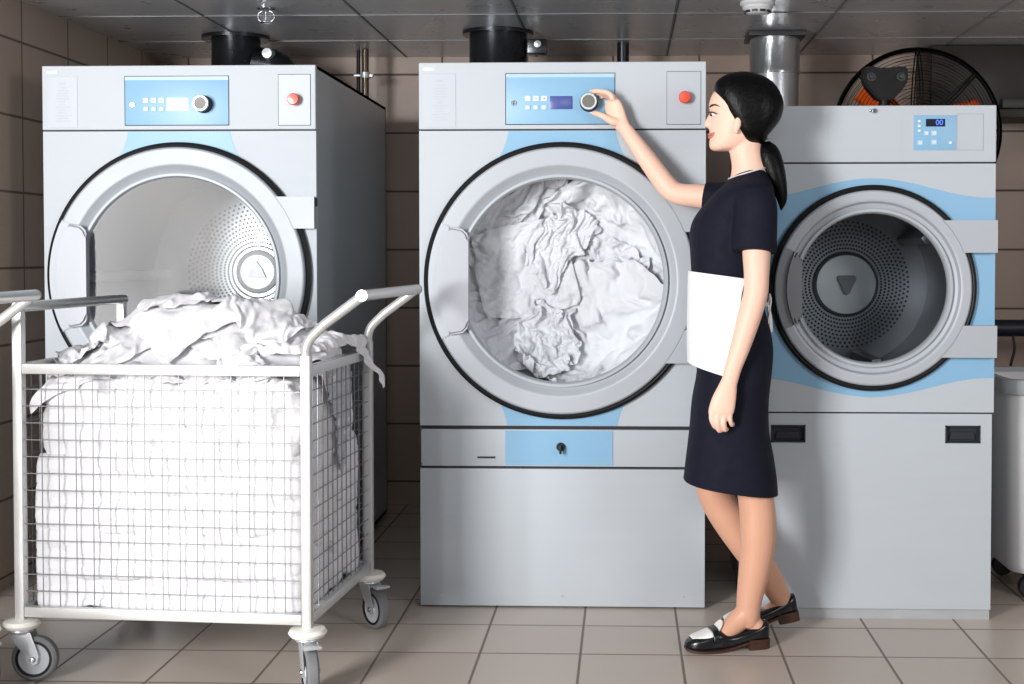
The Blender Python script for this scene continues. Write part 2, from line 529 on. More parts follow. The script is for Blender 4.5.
# ------------------------------------------------------------------ washing machines
def annular_plate(bm, x0, x1, z0, z1, cx, cz, R, y0, y1, seg=96):
    """rectangular plate with a round hole"""
    ang = sorted(set([2 * PI * i / seg for i in range(seg)] +
                     [math.atan2(z - cz, x - cx) % (2 * PI) for x in (x0, x1) for z in (z0, z1)]))
    inn, out = [], []
    for a in ang:
        c, s = math.cos(a), math.sin(a)
        t = 1e9
        if c > 1e-9: t = min(t, (x1 - cx) / c)
        if c < -1e-9: t = min(t, (x0 - cx) / c)
        if s > 1e-9: t = min(t, (z1 - cz) / s)
        if s < -1e-9: t = min(t, (z0 - cz) / s)
        inn.append((cx + R * c, cz + R * s)); out.append((cx + t * c, cz + t * s))
    rows = []
    for pts, y in ((inn, y0), (out, y0), (out, y1), (inn, y1)):
        rows.append([bm.verts.new((x, y, z)) for x, z in pts])
    n = len(ang)
    for a, b in zip(rows, rows[1:] + rows[:1]):
        for i in range(n):
            bm.faces.new((a[i], a[(i + 1) % n], b[(i + 1) % n], b[i]))

def sector(bm, r0, r1, a0, a1, y0, y1, c=(0, 0), seg=24, straight=None):
    """ring sector; straight = x of a straight inner edge instead of the inner arc"""
    outer = [(c[0] + r1 * math.cos(a0 + (a1 - a0) * i / seg), c[1] + r1 * math.sin(a0 + (a1 - a0) * i / seg)) for i in range(seg + 1)]
    if straight is None:
        inner = [(c[0] + r0 * math.cos(a0 + (a1 - a0) * i / seg), c[1] + r0 * math.sin(a0 + (a1 - a0) * i / seg)) for i in range(seg + 1)]
    else:
        z0 = c[1] + r0 * math.sin(a0); z1 = c[1] + r0 * math.sin(a1)
        k = .02
        inner = [(straight - k * (1 if i in (0, seg) else .25 if i in (1, seg - 1) else 0), z0 + (z1 - z0) * i / seg) for i in range(seg + 1)]
    prism(bm, outer + inner[::-1], y0, y1)

def recess_rows(pts_top, pts_bot, bm, y0, y1):
    prism(bm, pts_top + pts_bot[::-1], y0, y1)

def text_obj(name, body, size, loc, m, parent, ext=.0006, align='CENTER'):
    c = bpy.data.curves.new(name, 'FONT'); c.body = body; c.size = size; c.extrude = ext
    c.align_x = align; c.align_y = 'CENTER'
    o = bpy.data.objects.new(name, c); COL.objects.link(o)
    dg = bpy.context.evaluated_depsgraph_get()
    me = bpy.data.meshes.new_from_object(o.evaluated_get(dg))
    bpy.data.objects.remove(o)
    me.materials.clear(); me.materials.append(MATS[m]); me.name = name
    R = Matrix.Rotation(PI / 2, 4, 'X')
    me.transform(Matrix.Translation(loc) @ R)
    return link(bpy.data.objects.new(name, me), parent)

def door_parts(t, cx, cz, R, hole, flat, groove, lipr, xr, lugs, handle_m, hx, a_h, door_m='door_grey'):
    """front-loading door: gasket, ring, glass, handle and hinge lugs"""
    d = B()
    lathe(d, [(R, .004), (R + .001, -.016), (R - .008, -.022), (R - .016, -.018), (R - .017, .004)], (cx, 0, cz), seg=128)
    obj('door_gasket', d, 'gasket_rubber', t)
    d = B()
    ro = R - .0165
    lathe(d, [(hole - .005, .002), (ro, .002), (ro, -.028), (ro - .004, -.0335), (ro - .006, -.0345), (ro - .009, -.0345), (flat + .008, -.0345), (flat + .003, -.0345), (flat - .002, -.032), (groove + .012, -.018), (groove, -.014),
              (groove - .006, -.018), (lipr + .012, -.026), (lipr + .004, -.026), (lipr, -.02), (lipr - .002, .002), (hole - .005, .002)], (cx, 0, cz), seg=128)
    door = obj('door', d, door_m, t)
    for z0, z1 in lugs:
        lug = B()
        arc = [(cx + math.sqrt((ro - .007) ** 2 - z * z), cz + z) for z in [z1 + (z0 - z1) * i / 10 for i in range(11)]]
        prism(lug, [(xr, cz + z0), (xr, cz + z1)] + arc, -.0345, -.002)
        h = obj('hinge', lug, door_m, door, angle=30)
        p = B(); zc = cz + (z0 if abs(z0) > abs(z1) else z1) * .93
        tube(p, [(xr + .002, -.014, zc - .014), (xr + .002, -.014, zc + .014)], .005, 10)
        obj('hinge_pin', p, 'knob_dark', door)
    g = B()
    lathe(g, [(lipr - .001, -.012), (lipr * .8, -.007), (lipr * .4, -.003), (.0002, -.002)], (cx, 0, cz), seg=96)
    obj('door_glass', g, 'door_glass', door)
    # handle on the left of the ring
    h = B()
    sector(h, ro - .05, ro - .034, PI - a_h, PI + a_h, -.058, -.03, (cx, cz), straight=cx + hx)
    bmesh.ops.bevel(h, geom=[e for e in h.edges if abs(e.verts[0].co.y + .058) < 1e-4 and abs(e.verts[1].co.y + .058) < 1e-4], offset=.008, segments=3, affect='EDGES')
    hd = obj('door_handle', h, handle_m, door)
    h = B()
    sector(h, ro - .033, ro - .001, PI - a_h, PI + a_h, -.040, -.03, (cx, cz))
    bmesh.ops.bevel(h, geom=[e for e in h.edges if abs(e.verts[0].co.y + .04) < 1e-4 and abs(e.verts[1].co.y + .04) < 1e-4], offset=.003, segments=2, affect='EDGES')
    obj('handle_base', h, handle_m if handle_m == 'handle_dark' else 'door_grey', door)
    return door

def panel_blue(bm, cols):
    """thin decal built of columns (x, [(z0, z1), ...])"""
    for (xa, sa), (xb, sb) in zip(cols, cols[1:]):
        for (a0, a1), (b0, b1) in zip(sa, sb):
            if a1 - a0 < 1e-5 and b1 - b0 < 1e-5: continue
            f = [bm.verts.new((x, y, z)) for y in (-.0012, -.0002) for x, z in ((xa, a0), (xb, b0), (xb, b1), (xa, a1))]
            bm.faces.new(f[:4]); bm.faces.new(f[4:][::-1])
            for i in range(4):
                bm.faces.new((f[i], f[i + 4], f[(i + 1) % 4 + 4], f[(i + 1) % 4]))

def big_dryer(label, loc, depth, glaring, lift=0):
    """tall tumble dryer 0.94 x 1.808 m; origin at the floor under the middle of its front"""
    W, H = .94, 1.797
    w = W / 2
    t = thing('tumble_dryer', label, 'dryer', Vector(loc) + Vector((0, 0, lift)), 0, 'tall grey tumble dryers')
    ZS, ZD, ZL = 1.576, .592, .466            # seam heights: fascia, drawer, lower panel
    cz, R, hole = 1.082, .453, .345
    # carcass: side walls, top, bottom and back as one folded sheet body
    b = B(); k = .012
    box(b, -w, -w + k, .02, depth, .02, H); box(b, w - k, w, .02, depth, .02, H)
    box(b, -w, w, .02, depth, H - k, H); box(b, -w, w, .02, depth, .02, .02 + k); box(b, -w, w, depth - k, depth, .02, H)
    obj('cabinet', b, 'machine_side', t, smooth=False)
    for x in (-w + .08, w - .08):
        for y in (.1, depth - .1):
            b = B(); tube(b, [(x, y, -lift), (x, y, .03)], .025, 14); obj('foot', b, 'dark_grey', t)
    b = B(); box(b, -w, w, -.004, .022, ZS + .003, H, .003); obj('control_fascia', b, 'machine_paint', t, smooth=False)
    b = B(); annular_plate(b, -w, w, ZD + .012, ZS - .002, 0, cz, hole, 0, .02); obj('front_panel', b, 'machine_paint', t, smooth=False)
    b = B(); box(b, -w + .006, w - .003, -.002, .02, ZL + .004, ZD, .002); drawer = obj('filter_drawer', b, 'machine_paint', t)
    b = B(); box(b, -w, w, -.003, .02, .006, ZL - .004, .003); lp = obj('lower_panel', b, 'machine_paint', t)
    for z in (ZS, ZD + .006, ZL):
        b = B(); box(b, -w + .003, w - .003, .006, .018, z - .012, z + .012); obj('seam_backing', b, 'seam_dark', t, smooth=False)
    for x in (-w + .07, 0, w - .07):
        b = B(); disc(b, .004, (x, -.005, .04), h=.003, seg=16); obj('screw', b, 'zinc', lp)
    # drawer front: blue field, lock, slot
    b = B(); box(b, -.187, .167, -.0045, -.001, ZL + .008, ZD - .004); obj('blue_field', b, 'panel_blue', drawer, smooth=False)
    b = B(); lathe(b, [(.0001, -.022), (.011, -.022), (.014, -.012), (.015, -.004)], (-.004, 0, .535), seg=24)
    box(b, -.008, .000, -.036, -.02, .515, .543, .003)
    obj('drawer_lock', b, 'gasket_rubber', drawer)
    b = B(); box(b, -.28, -.22, -.0035, .0, .496, .502); obj('slot', b, 'seam_dark', drawer, smooth=False)
    # blue band above and below the door
    def half(z):     # half width at a height
        if z > cz: return .176 + .03 * max(0, (ZS - z) / .09) ** 1.6
        return .182 + .03 * max(0, (z - ZD - .012) / .085) ** 1.6
    for top in (True, False):
        b = B()
        zs = [ZS - .003 - .16 * i / 24 for i in range(25)] if top else [ZD + .013 + .16 * i / 24 for i in range(25)]
        L, Rr = [], []
        for z in zs:
            h = half(z)
            if h * h + (z - cz) ** 2 < (R - .01) ** 2: break
            L.append((-h, z)); Rr.append((h, z))
        z = L[-1][1]; h = L[-1][0]
        arc = []
        a0 = math.atan2(L[-1][1] - cz, L[-1][0]); a1 = math.atan2(Rr[-1][1] - cz, Rr[-1][0])
        if not top and a0 > 0: a0 -= 2 * PI
        for i in range(1, 20):
            a = a0 + (a1 - a0) * i / 20
            arc.append(((R - .01) * math.cos(a), cz + (R - .01) * math.sin(a)))
        prism(b, L + arc + Rr[::-1], -.0012, -.0002)
        obj('blue_band', b, 'panel_blue', t, smooth=False)
    # control panel
    b = B(); box(b, -.183, .172, -.0055, -.003, 1.595, 1.759, .001); cp = obj('control_panel', b, 'panel_blue', t)
    b = B(); box(b, -.183, .172, -.0062, -.005, 1.747, 1.759); obj('panel_strip', b, 'panel_blue_light', cp, smooth=False)
    b = B(); box(b, -.1855, .1745, -.0048, -.003, 1.5925, 1.7615); obj('panel_rim', b, 'seam_dark', cp, smooth=False)
    zz = 1.664
    b = B(); lathe(b, [(.0001, -.011), (.008, -.011), (.0095, -.006)], (-.157, 0, zz), seg=24); k1 = obj('key_lock', b, 'chrome', cp)
    b = B(); box(b, -.1583, -.1557, -.0116, -.0105, zz - .005, zz + .005); obj('keyhole', b, 'gasket_rubber', k1, smooth=False)
    for r in range(2):
        for c in range(3):
            x = -.1115 + .0268 * c; z = zz + .0145 - .029 * r
            b = B(); box(b, x - .0092, x + .0092, -.0085, -.005, z - .0082, z + .0082, .0015)
            bt = obj('button', b, 'button_white' if r == 0 else 'panel_blue_light', cp)
            b = B()
            if r == 0:
                if c == 0: lathe(b, [(.003, -.0092), (.0045, -.0092), (.0045, -.008), (.003, -.008), (.003, -.0092)], (x, 0, z), seg=20)
                elif c == 1: prism(b, [(x - .004, z - .004), (x + .004, z - .004), (x + .004, z), (x, z + .005), (x - .004, z)], -.0092, -.008)
                else: box(b, x - .004, x + .004, -.0092, -.008, z - .0015, z + .0015); box(b, x - .0015, x + .0015, -.0092, -.008, z - .004, z + .004)
            else: disc(b, .005, (x, -.0092, z), seg=18, h=.001, bev=.0002)
            obj('icon', b, 'button_icon' if r == 0 else 'button_white', bt)
    b = B(); box(b, -.039, .0345, -.008, -.005, zz - .021, zz + .022, .0012); obj('display', b, 'lcd_glare' if glaring else 'lcd_blue', cp)
    b = B(); lathe(b, [(.03, -.004), (.03, -.012), (.027, -.016), (.026, -.042), (.0235, -.046), (.021, -.0465)], (.0885, 0, zz), seg=48)
    kn = obj('dial_knob', b, 'knob_dark', cp)
    b = B(); lathe(b, [(.0275, -.040), (.0275, -.046), (.0255, -.0485), (.021, -.0485), (.0195, -.046)], (.0885, 0, zz), seg=48); obj('knob_rim', b, 'knob_rim', kn)
    b = B(); lathe(b, [(.0001, -.0475), (.0205, -.0475), (.0208, -.045)], (.0885, 0, zz), seg=48)
    for i in range(-4, 5):
        box(b, .0885 + i * .004 - .0008, .0885 + i * .004 + .0008, -.0483, -.0473, zz - math.sqrt(.0185 ** 2 - (i * .004) ** 2), zz + math.sqrt(.0185 ** 2 - (i * .004) ** 2))
    obj('knob_face', b, 'knob_metal', kn)
    # right plate with the stop button
    b = B(); box(b, .3435, .4525, -.0062, -.003, 1.593, 1.764, .001); sp = obj('stop_plate', b, 'plate_grey', t, smooth=False)
    b = B(); box(b, .342, .454, -.0046, -.003, 1.5915, 1.7655); obj('plate_rim', b, 'seam_dark', sp, smooth=False)
    b = B(); lathe(b, [(.014, -.005), (.014, -.018), (.0195, -.02), (.02, -.032), (.017, -.037), (.0001, -.038)], (.4, 0, 1.678), seg=36); obj('stop_button', b, 'red_button', sp)
    # instruction plate on the left and the small badge over it
    b = B(); box(b, -.455, -.348, -.0055, -.003, 1.586, 1.762, .001); ip = obj('instruction_plate', b, 'plate_grey', t, smooth=False)
    b = B()
    r = random.Random(3)
    box(b, -.412, -.392, -.0062, -.005, 1.735, 1.74)
    for i in range(13):
        z = 1.723 - i * .0095; n = r.uniform(.012, .035)
        box(b, -.404 - n * .6, -.404 + n, -.0062, -.005, z - .0012, z + .0012)
    obj('plate_print', b, 'plate_print', ip, smooth=False)
    b = B(); box(b, -.455, -.418, -.0055, -.003, 1.771, 1.78, .001); obj('badge', b, 'button_white', t)
    # door and drum
    lug = [(.16, .268), (-.268, -.16)]
    door_parts(t, 0, cz, R, hole, .375, .348, .335, w, lug, 'handle_grey', -.302, math.radians(26))
    D = min(depth - .22, .97)
    b = B(); lathe(b, [(hole, .02), (hole + .01, .05), (.43, .09), (.43, D)], (0, 0, cz), seg=96); drum = obj('drum', b, 'drum_steel', t)
    for a in (.5, .5 + 2 * PI / 3, .5 + 4 * PI / 3):
        b = B(); box(b, -.02, .02, .12, D - .02, .36, .43, .012)
        bmesh.ops.rotate(b, verts=b.verts, matrix=Matrix.Rotation(a, 3, 'Y'), cent=(0, 0, 0)); bmesh.ops.translate(b, verts=b.verts, vec=(0, 0, cz))
        obj('drum_lifter', b, 'drum_steel', drum)
    b = B(); lathe(b, [(.0001, 0), (.43, 0), (.43, .01), (.0001, .01)], (0, 0, 0), seg=96)
    bk = obj('drum_back', b, 'drum_back_big', drum); bk.location = (0, D - .012, cz)
    b = B(); lathe(b, [(.0001, -.016), (.07, -.014), (.085, -.008), (.092, 0)], (0, D - .012, cz), seg=48); obj('drum_hub', b, 'drum_steel', drum, angle=8)
    b = B(); prism(b, [(.045 * math.cos(a + .52 + PI / 2 * 0) * (1 if i % 2 else .6), cz + .045 * math.sin(a + .52) * (1 if i % 2 else .6)) for i, a in enumerate([k * PI / 3 for k in range(6)])], D - .042, D - .026)
    obj('hub_cap', b, 'handle_grey', drum)
    return t

P1 = at(180, 250, 4.46)
P2 = at(562, 250, 4.33)
P3 = at(872, 250, 4.228)
LD = big_dryer('tall dryer on the left with empty drum and display white with painted glare, behind the linen cart', (P1.x, 4.46, 0), 1.31, True, .014)
MD = big_dryer('middle dryer with a drum full of white linen, its dial held by the woman', (P2.x, 4.33, 0), 1.17, False)

def washer(label, loc, depth):
    W, H = .775, 1.640
    w = W / 2
    t = thing('washing_machine', label, 'washing machine', loc)
    ZS, ZL, cz, R, hole = 1.458, .664, 1.062, .326, .245
    b = B(); k = .012
    box(b, -w, -w + k, .02, depth, .05, H); box(b, w - k, w, .02, depth, .05, H)
    box(b, -w, w, .02, depth, H - k, H); box(b, -w, w, .02, depth, .05, .05 + k); box(b, -w, w, depth - k, depth, .05, H)
    obj('cabinet', b, 'machine_side', t, smooth=False)
    b = B(); box(b, -w + .004, w - .006, .012, depth - .02, 0, .05); obj('plinth', b, 'zinc', t, smooth=False)
    b = B(); box(b, -w, w, -.004, .022, ZS + .003, H, .003); obj('control_fascia', b, 'machine_paint', t, smooth=False)
    b = B(); annular_plate(b, -w, w, ZL + .002, ZS - .002, 0, cz, hole, 0, .02); obj('front_panel', b, 'machine_paint', t, smooth=False)
    # lower panel with two pull recesses
    zr0, zr1 = .568, .624
    b = B()
    xs = [-w, -.318, -.208, .235, .345, w - .006]
    for xa, xb in zip(xs, xs[1:]):
        if (xa, xb) in ((-.318, -.208), (.235, .345)):
            box(b, xa, xb, -.001, .02, .035, zr0); box(b, xa, xb, -.001, .02, zr1, ZL - .003)
            box(b, xa, xb, .018, .03, zr0, zr1)
        else: box(b, xa, xb, -.001, .02, .035, ZL - .003)
    bmesh.ops.remove_doubles(b, verts=b.verts, dist=1e-5)
    lp = obj('lower_panel', b, 'machine_paint', t, smooth=False)
    for xa, xb in ((-.318, -.208), (.235, .345)):
        b = B()
        for q in ((xa, xb, zr0, zr0 + .005), (xa, xb, zr1 - .005, zr1), (xa, xa + .005, zr0, zr1), (xb - .005, xb, zr0, zr1)):
            box(b, q[0], q[1], -.004, .016, q[2], q[3])
        box(b, xa + .004, xb - .004, .012, .018, zr0, zr1)
        prism(b, [(xa + .015, zr0 + .012), (xb - .015, zr0 + .012), (xb - .02, zr0 + .034), (xa + .02, zr0 + .034)], .004, .014)
        obj('pull_recess', b, 'seam_dark', lp)
    for z in (ZS, ZL):
        b = B(); box(b, -w + .003, w - .003, .006, .018, z - .012, z + .012); obj('seam_backing', b, 'seam_dark', t, smooth=False)
    # blue wave behind the door
    b = B(); cols = []
    def wave(x):
        u = min(1, abs(x) / (w + .001))
        return .286 + .062 * (.5 + .5 * math.cos(PI * min(1, u * 1.04)))
    for i in range(81):
        x = -w + W * i / 80
        q = wave(x); r = R - .014
        if abs(x) < r:
            c = math.sqrt(r * r - x * x)
            c = min(c, q)
            cols.append((x, [(cz - q, cz - c), (cz + c, cz + q)]))
        else: cols.append((x, [(cz - q, cz), (cz, cz + q)]))
    panel_blue(b, cols)
    bmesh.ops.remove_doubles(b, verts=b.verts, dist=1e-5)
    obj('blue_wave', b, 'panel_blue', t, smooth=False)
    # control panel
    b = B(); box(b, .128, .262, -.0055, -.003, 1.498, 1.609, .001); cp = obj('control_panel', b, 'panel_blue', t)
    b = B(); box(b, .166, .226, -.0066, -.005, 1.573, 1.597); dp = obj('display', b, 'lcd_black', cp, smooth=False)
    text_obj('digits', '00', .024, (.208, -.0068, 1.585), 'digit_blue', dp)
    for x, z, s in ((.145, 1.59, .004), (.145, 1.575, .004), (.145, 1.56, .004), (.168, 1.552, .008), (.192, 1.552, .009), (.148, 1.522, .009), (.192, 1.524, .009), (.243, 1.522, .004)):
        b = B(); box(b, x - s, x + s, -.0072, -.005, z - s * .9, z + s * .9, .0008); bt = obj('button', b, 'panel_blue_light' if s > .005 else 'button_white', cp)
        if s > .005:
            b = B(); lathe(b, [(s * .3, -.0078), (s * .55, -.0078), (s * .55, -.007), (s * .3, -.007), (s * .3, -.0078)], (x, 0, z), seg=18); obj('icon', b, 'button_white', bt)
    b = B(); box(b, .266, .346, -.006, -.003, 1.499, 1.612, .001); pl = obj('blank_plate', b, 'plate_grey', t, smooth=False)
    b = B(); box(b, .2645, .3475, -.0046, -.003, 1.4975, 1.6135); obj('plate_rim', b, 'handle_grey', pl, smooth=False)
    b = B(); box(b, -.14, .09, -.0048, -.003, 1.5, 1.607); obj('name_plate', b, 'machine_paint', t, smooth=False)
    b = B(); lathe(b, [(.0001, -.012), (.007, -.012), (.0085, -.005)], (.004, 0, 1.623), seg=24); box(b, -.012, .0, -.009, -.004, 1.619, 1.627, .001)
    lk = obj('key_lock', b, 'chrome', t)
    b = B(); box(b, .0028, .0052, -.0128, -.0118, 1.618, 1.628); obj('keyhole', b, 'gasket_rubber', lk, smooth=False)
    lug = [(.112, .214), (-.219, -.118)]
    door_parts(t, 0, cz, R, hole, .276, .256, .238, w - .001, lug, 'handle_dark', -.228, math.radians(25))
    D = .52
    b = B(); lathe(b, [(hole, .02), (hole + .006, .05), (.29, .08), (.29, D)], (0, 0, cz), seg=96); drum = obj('drum', b, 'drum_dark', t)
    for a in (.9, .9 + 2 * PI / 3, .9 + 4 * PI / 3):
        b = B(); box(b, -.018, .018, .1, D - .02, .235, .29, .012)
        bmesh.ops.rotate(b, verts=b.verts, matrix=Matrix.Rotation(a, 3, 'Y'), cent=(0, 0, 0)); bmesh.ops.translate(b, verts=b.verts, vec=(0, 0, cz))
        obj('drum_lifter', b, 'drum_dark', drum)
    b = B(); lathe(b, [(.0001, 0), (.29, 0), (.29, .01), (.0001, .01)], (0, 0, 0), seg=96)
    bk = obj('drum_back', b, 'drum_back_small', drum); bk.location = (0, D - .012, cz)
    b = B(); lathe(b, [(.0001, -.024), (.104, -.022), (.112, -.016), (.115, 0)], (0, D - .012, cz), seg=64); obj('drum_hub', b, 'hub_plate', drum, angle=8)
    b = B()
    pts = [(.037 * math.cos(a), cz + .037 * math.sin(a)) for a in (PI * 7 / 6 - .35, PI * 7 / 6 + .35 + .7, -PI / 6 - .2, -PI / 6 + .5, PI / 2 + .3, PI / 2 + 1.0)]
    pts = [(-.036, cz + .024), (-.030, cz + .032), (.030, cz + .032), (.036, cz + .024), (.008, cz - .036), (-.008, cz - .036)]
    prism(b, pts, D - .052, D - .03)
    bmesh.ops.bevel(b, geom=list(b.edges), offset=.004, segments=2, affect='EDGES')
    obj('hub_cap', b, 'handle_dark', drum)
    return t

WM = washer('grey washing machine with a blue wave and empty perforated drum, right of the woman', (P3.x, 4.228, 0), .80)

# ------------------------------------------------------------------ linen: sheets buckled by growth
def grow(V, faces, growth, lo, hi, iters=120, bend=.35, seed=1, aniso=None, fixed=None, freq=9., pull=.02):
    """let a sheet grow in its plane while it is held in a shell round its rest shape: it buckles into folds"""
    V0 = V.copy(); n = len(V)
    F3 = np.array(faces)
    e = np.vstack([F3[:, [0, 1]], F3[:, [1, 2]], F3[:, [2, 0]]]); es = np.sort(e, 1)
    opp = np.concatenate([F3[:, 2], F3[:, 0], F3[:, 1]])
    key = es[:, 0] * n + es[:, 1]
    order = np.argsort(key, kind='stable'); ks = key[order]
    same = np.where(ks[1:] == ks[:-1])[0]
    bendp = np.stack([opp[order[same]], opp[order[same + 1]]], 1)
    E = np.unique(es, axis=0)
    def normals(P):
        a = np.cross(P[F3[:, 1]] - P[F3[:, 0]], P[F3[:, 2]] - P[F3[:, 0]])
        N = np.zeros_like(P)
        for k in range(3): np.add.at(N, F3[:, k], a)
        return N / (np.linalg.norm(N, axis=1, keepdims=True) + 1e-12)
    N0 = normals(V0)
    def rest(pairs):
        d = V0[pairs[:, 1]] - V0[pairs[:, 0]]; L = np.linalg.norm(d, axis=1)
        g = np.full(len(L), growth)
        if aniso is not None:
            t = np.abs(d @ np.array(aniso, float)) / (L + 1e-12)
            g = 1 + (growth - 1) * (1.35 - 1.2 * t)       # little growth along the fold direction
        return L * g
    r = np.random.default_rng(seed)
    off = Vector(tuple(r.uniform(-50, 50, 3)))
    st = np.array([noise.noise(Vector(tuple(p * freq)) + off) for p in V0])
    P = V0 + N0 * (st * (hi - lo) * .4)[:, None] + r.normal(0, 1e-4, V0.shape)
    sets = [(E, rest(E), 1.), (bendp, rest(bendp), bend)]
    # second-ring bending for longer folds
    nb = {}
    deg = np.bincount(np.concatenate([E[:, 0], E[:, 1], bendp[:, 0], bendp[:, 1]]), minlength=n) + 1e-9
    cols = []
    for it in range(iters):
        D = np.zeros_like(P); Wt = np.zeros(n)
        for pr, L, k in sets:
            d = P[pr[:, 1]] - P[pr[:, 0]]; l = np.linalg.norm(d, axis=1) + 1e-12
            c = d * (k * .5 * (l - L) / l)[:, None]
            for j in range(3):
                D[:, j] += np.bincount(pr[:, 0], c[:, j], n) - np.bincount(pr[:, 1], c[:, j], n)
            Wt += np.bincount(pr[:, 0], minlength=n) * k + np.bincount(pr[:, 1], minlength=n) * k
        P = P + D / Wt[:, None] * 1.6
        o = P - V0; h = np.einsum('ij,ij->i', o, N0)
        tang = o - N0 * h[:, None]
        P = V0 + tang * (1 - pull) + N0 * np.clip(h, lo, hi)[:, None]
        if fixed is not None: P[fixed] = V0[fixed]
    return P

def relax(P, faces, k=2, f=.4):
    F3 = np.array(faces); n = len(P)
    e = np.unique(np.sort(np.vstack([F3[:, [0, 1]], F3[:, [1, 2]], F3[:, [2, 0]]]), 1), axis=0)
    deg = np.bincount(e.ravel(), minlength=n)[:, None] + 1e-9
    for _ in range(k):
        S = np.zeros_like(P)
        for j in range(3):
            S[:, j] = np.bincount(e[:, 0], P[e[:, 1], j], n) + np.bincount(e[:, 1], P[e[:, 0], j], n)
        P = P + (S / deg - P) * f
    return P

def sheet_obj(name, V, faces, m, sub=1, thick=0, parent=None):
    o = from_np(name, V, faces, m, parent)
    if thick:
        s = o.modifiers.new('thickness', 'SOLIDIFY'); s.thickness = thick; s.offset = -1
    if sub:
        s = o.modifiers.new('round', 'SUBSURF'); s.levels = sub; s.render_levels = sub
    return o

def poly_mesh(poly, step):
    """triangulated fill of a rounded 2-D polygon: points, faces, distance to the border"""
    pl = smooth_path([tuple(p) for p in poly] + [tuple(poly[0])], 6)[:-1]
    # resample border
    B_ = np.array(pl + [pl[0]]); seg = np.linalg.norm(np.diff(B_, axis=0), axis=1); s = np.concatenate([[0], np.cumsum(seg)])
    nb = max(12, int(s[-1] / step)); tt = np.linspace(0, s[-1], nb, endpoint=False)
    bd = np.stack([np.interp(tt, s, B_[:, 0]), np.interp(tt, s, B_[:, 1])], 1)
    x0, y0 = bd.min(0); x1, y1 = bd.max(0)
    pts = []
    j = 0; y = y0
    while y < y1:
        x = x0 + (step / 2 if j % 2 else 0)
        while x < x1:
            pts.append((x, y)); x += step
        y += step * .866; j += 1
    pts = np.array(pts)
    a = bd; b = np.roll(bd, -1, 0)
    inside = np.zeros(len(pts), bool)
    for (ax, ay), (bx, by) in zip(a, b):
        c = ((ay > pts[:, 1]) != (by > pts[:, 1]))
        with np.errstate(divide='ignore', invalid='ignore'):
            xi = (bx - ax) * (pts[:, 1] - ay) / (by - ay + 1e-15) + ax
        inside ^= c & (pts[:, 0] < xi)
    d = np.sqrt(((pts[:, None, :] - bd[None]) ** 2).sum(2)).min(1)
    pts = pts[inside & (d > step * .6)]; d = d[inside & (d > step * .6)]
    allp = np.vstack([bd, pts])
    r = geometry.delaunay_2d_cdt([Vector(p) for p in allp], [], [list(range(nb))], 1, 1e-6)
    vo = np.array([tuple(v) for v in r[0]])
    fs = [tuple(f) for f in r[2] if len(f) == 3]
    D = np.sqrt(((vo[:, None, :] - bd[None]) ** 2).sum(2)).min(1)
    return vo, fs, D

def subdivide(P, faces):
    F3 = np.array(faces); n = len(P)
    e = np.sort(np.vstack([F3[:, [0, 1]], F3[:, [1, 2]], F3[:, [2, 0]]]), 1)
    u, inv = np.unique(e, axis=0, return_inverse=True); inv = inv.ravel()
    mid = (P[u[:, 0]] + P[u[:, 1]]) / 2
    m = len(F3); a, b, c = inv[:m] + n, inv[m:2 * m] + n, inv[2 * m:] + n
    f = np.vstack([np.stack([F3[:, 0], a, c], 1), np.stack([F3[:, 1], b, a], 1), np.stack([F3[:, 2], c, b], 1), np.stack([a, b, c], 1)])
    return np.vstack([P, mid]), f

def crumple(V, faces, seed, big=1.4, amp=.04, small=1.12, amp2=.008, aniso=None, lo=.3, bend=.5, levels=1, freq=9., pull=.02, it=130):
    """large folds first on the coarse sheet, then fine creases on the subdivided one"""
    P = grow(V, faces, big, -amp * lo, amp, it, bend=bend, seed=seed, aniso=aniso, freq=freq, pull=pull)
    f = faces
    for _ in range(levels):
        P, f = subdivide(P, f)
        P = relax(P, f, 2, .5)
    if small > 1:
        P = grow(P, f, small, -amp2, amp2, 70, bend=.25, seed=seed + 50, freq=30., pull=.03)
    return relax(P, f, 1, .25), f

def softcap(v, lim, m):
    a = np.abs(v)
    return np.where(a > lim - m, np.sign(v) * (lim - m + m * np.tanh(np.maximum(a - lim + m, 0) / m)), v)

DLAB = ['white sheet at the very back of the load in the middle dryer, by the rim', 'white sheet lying along the upper left rim of the middle dryer',
        'white sheet filling the upper right of the middle dryer', 'white sheet at the lower left of the middle dryer, below the dimpled towel', 'white sheet by the right rim of the middle dryer',
        'broad smooth white sheet in the lower right of the middle dryer', 'dimpled white towel left of centre in the middle dryer', 'crumpled white cloth lying over the centre of the load in the middle dryer',
        'crumpled bundle of white cloth at the bottom centre of the middle dryer']
inner = [V[np.hypot(V[:, 0], V[:, 1]) < .28, 2] for V, f in DRUM_SHEETS]
TOP = np.percentile(np.concatenate(inner[1:]), 98)
for (V, f), lab in zip(DRUM_SHEETS, DLAB):
    x, z, d = V[:, 0] * 1.07, V[:, 1] * 1.07, V[:, 2] + (.452 - TOP)
    d = np.where(d > .36, .36 + (d - .36) * .75, d)
    rad = np.hypot(x, z); k = softcap(rad, .412, .05) / (rad + 1e-9)
    W = np.stack([P2.x + x * k, 4.33 + .045 + np.maximum((.462 - d) * 1.7, .012), 1.082 + z * k], 1)
    o = sheet_obj('white_sheet', W, f, 'linen_white', 2)
    tag(o, lab, 'linen', 'white sheets in the middle dryer')

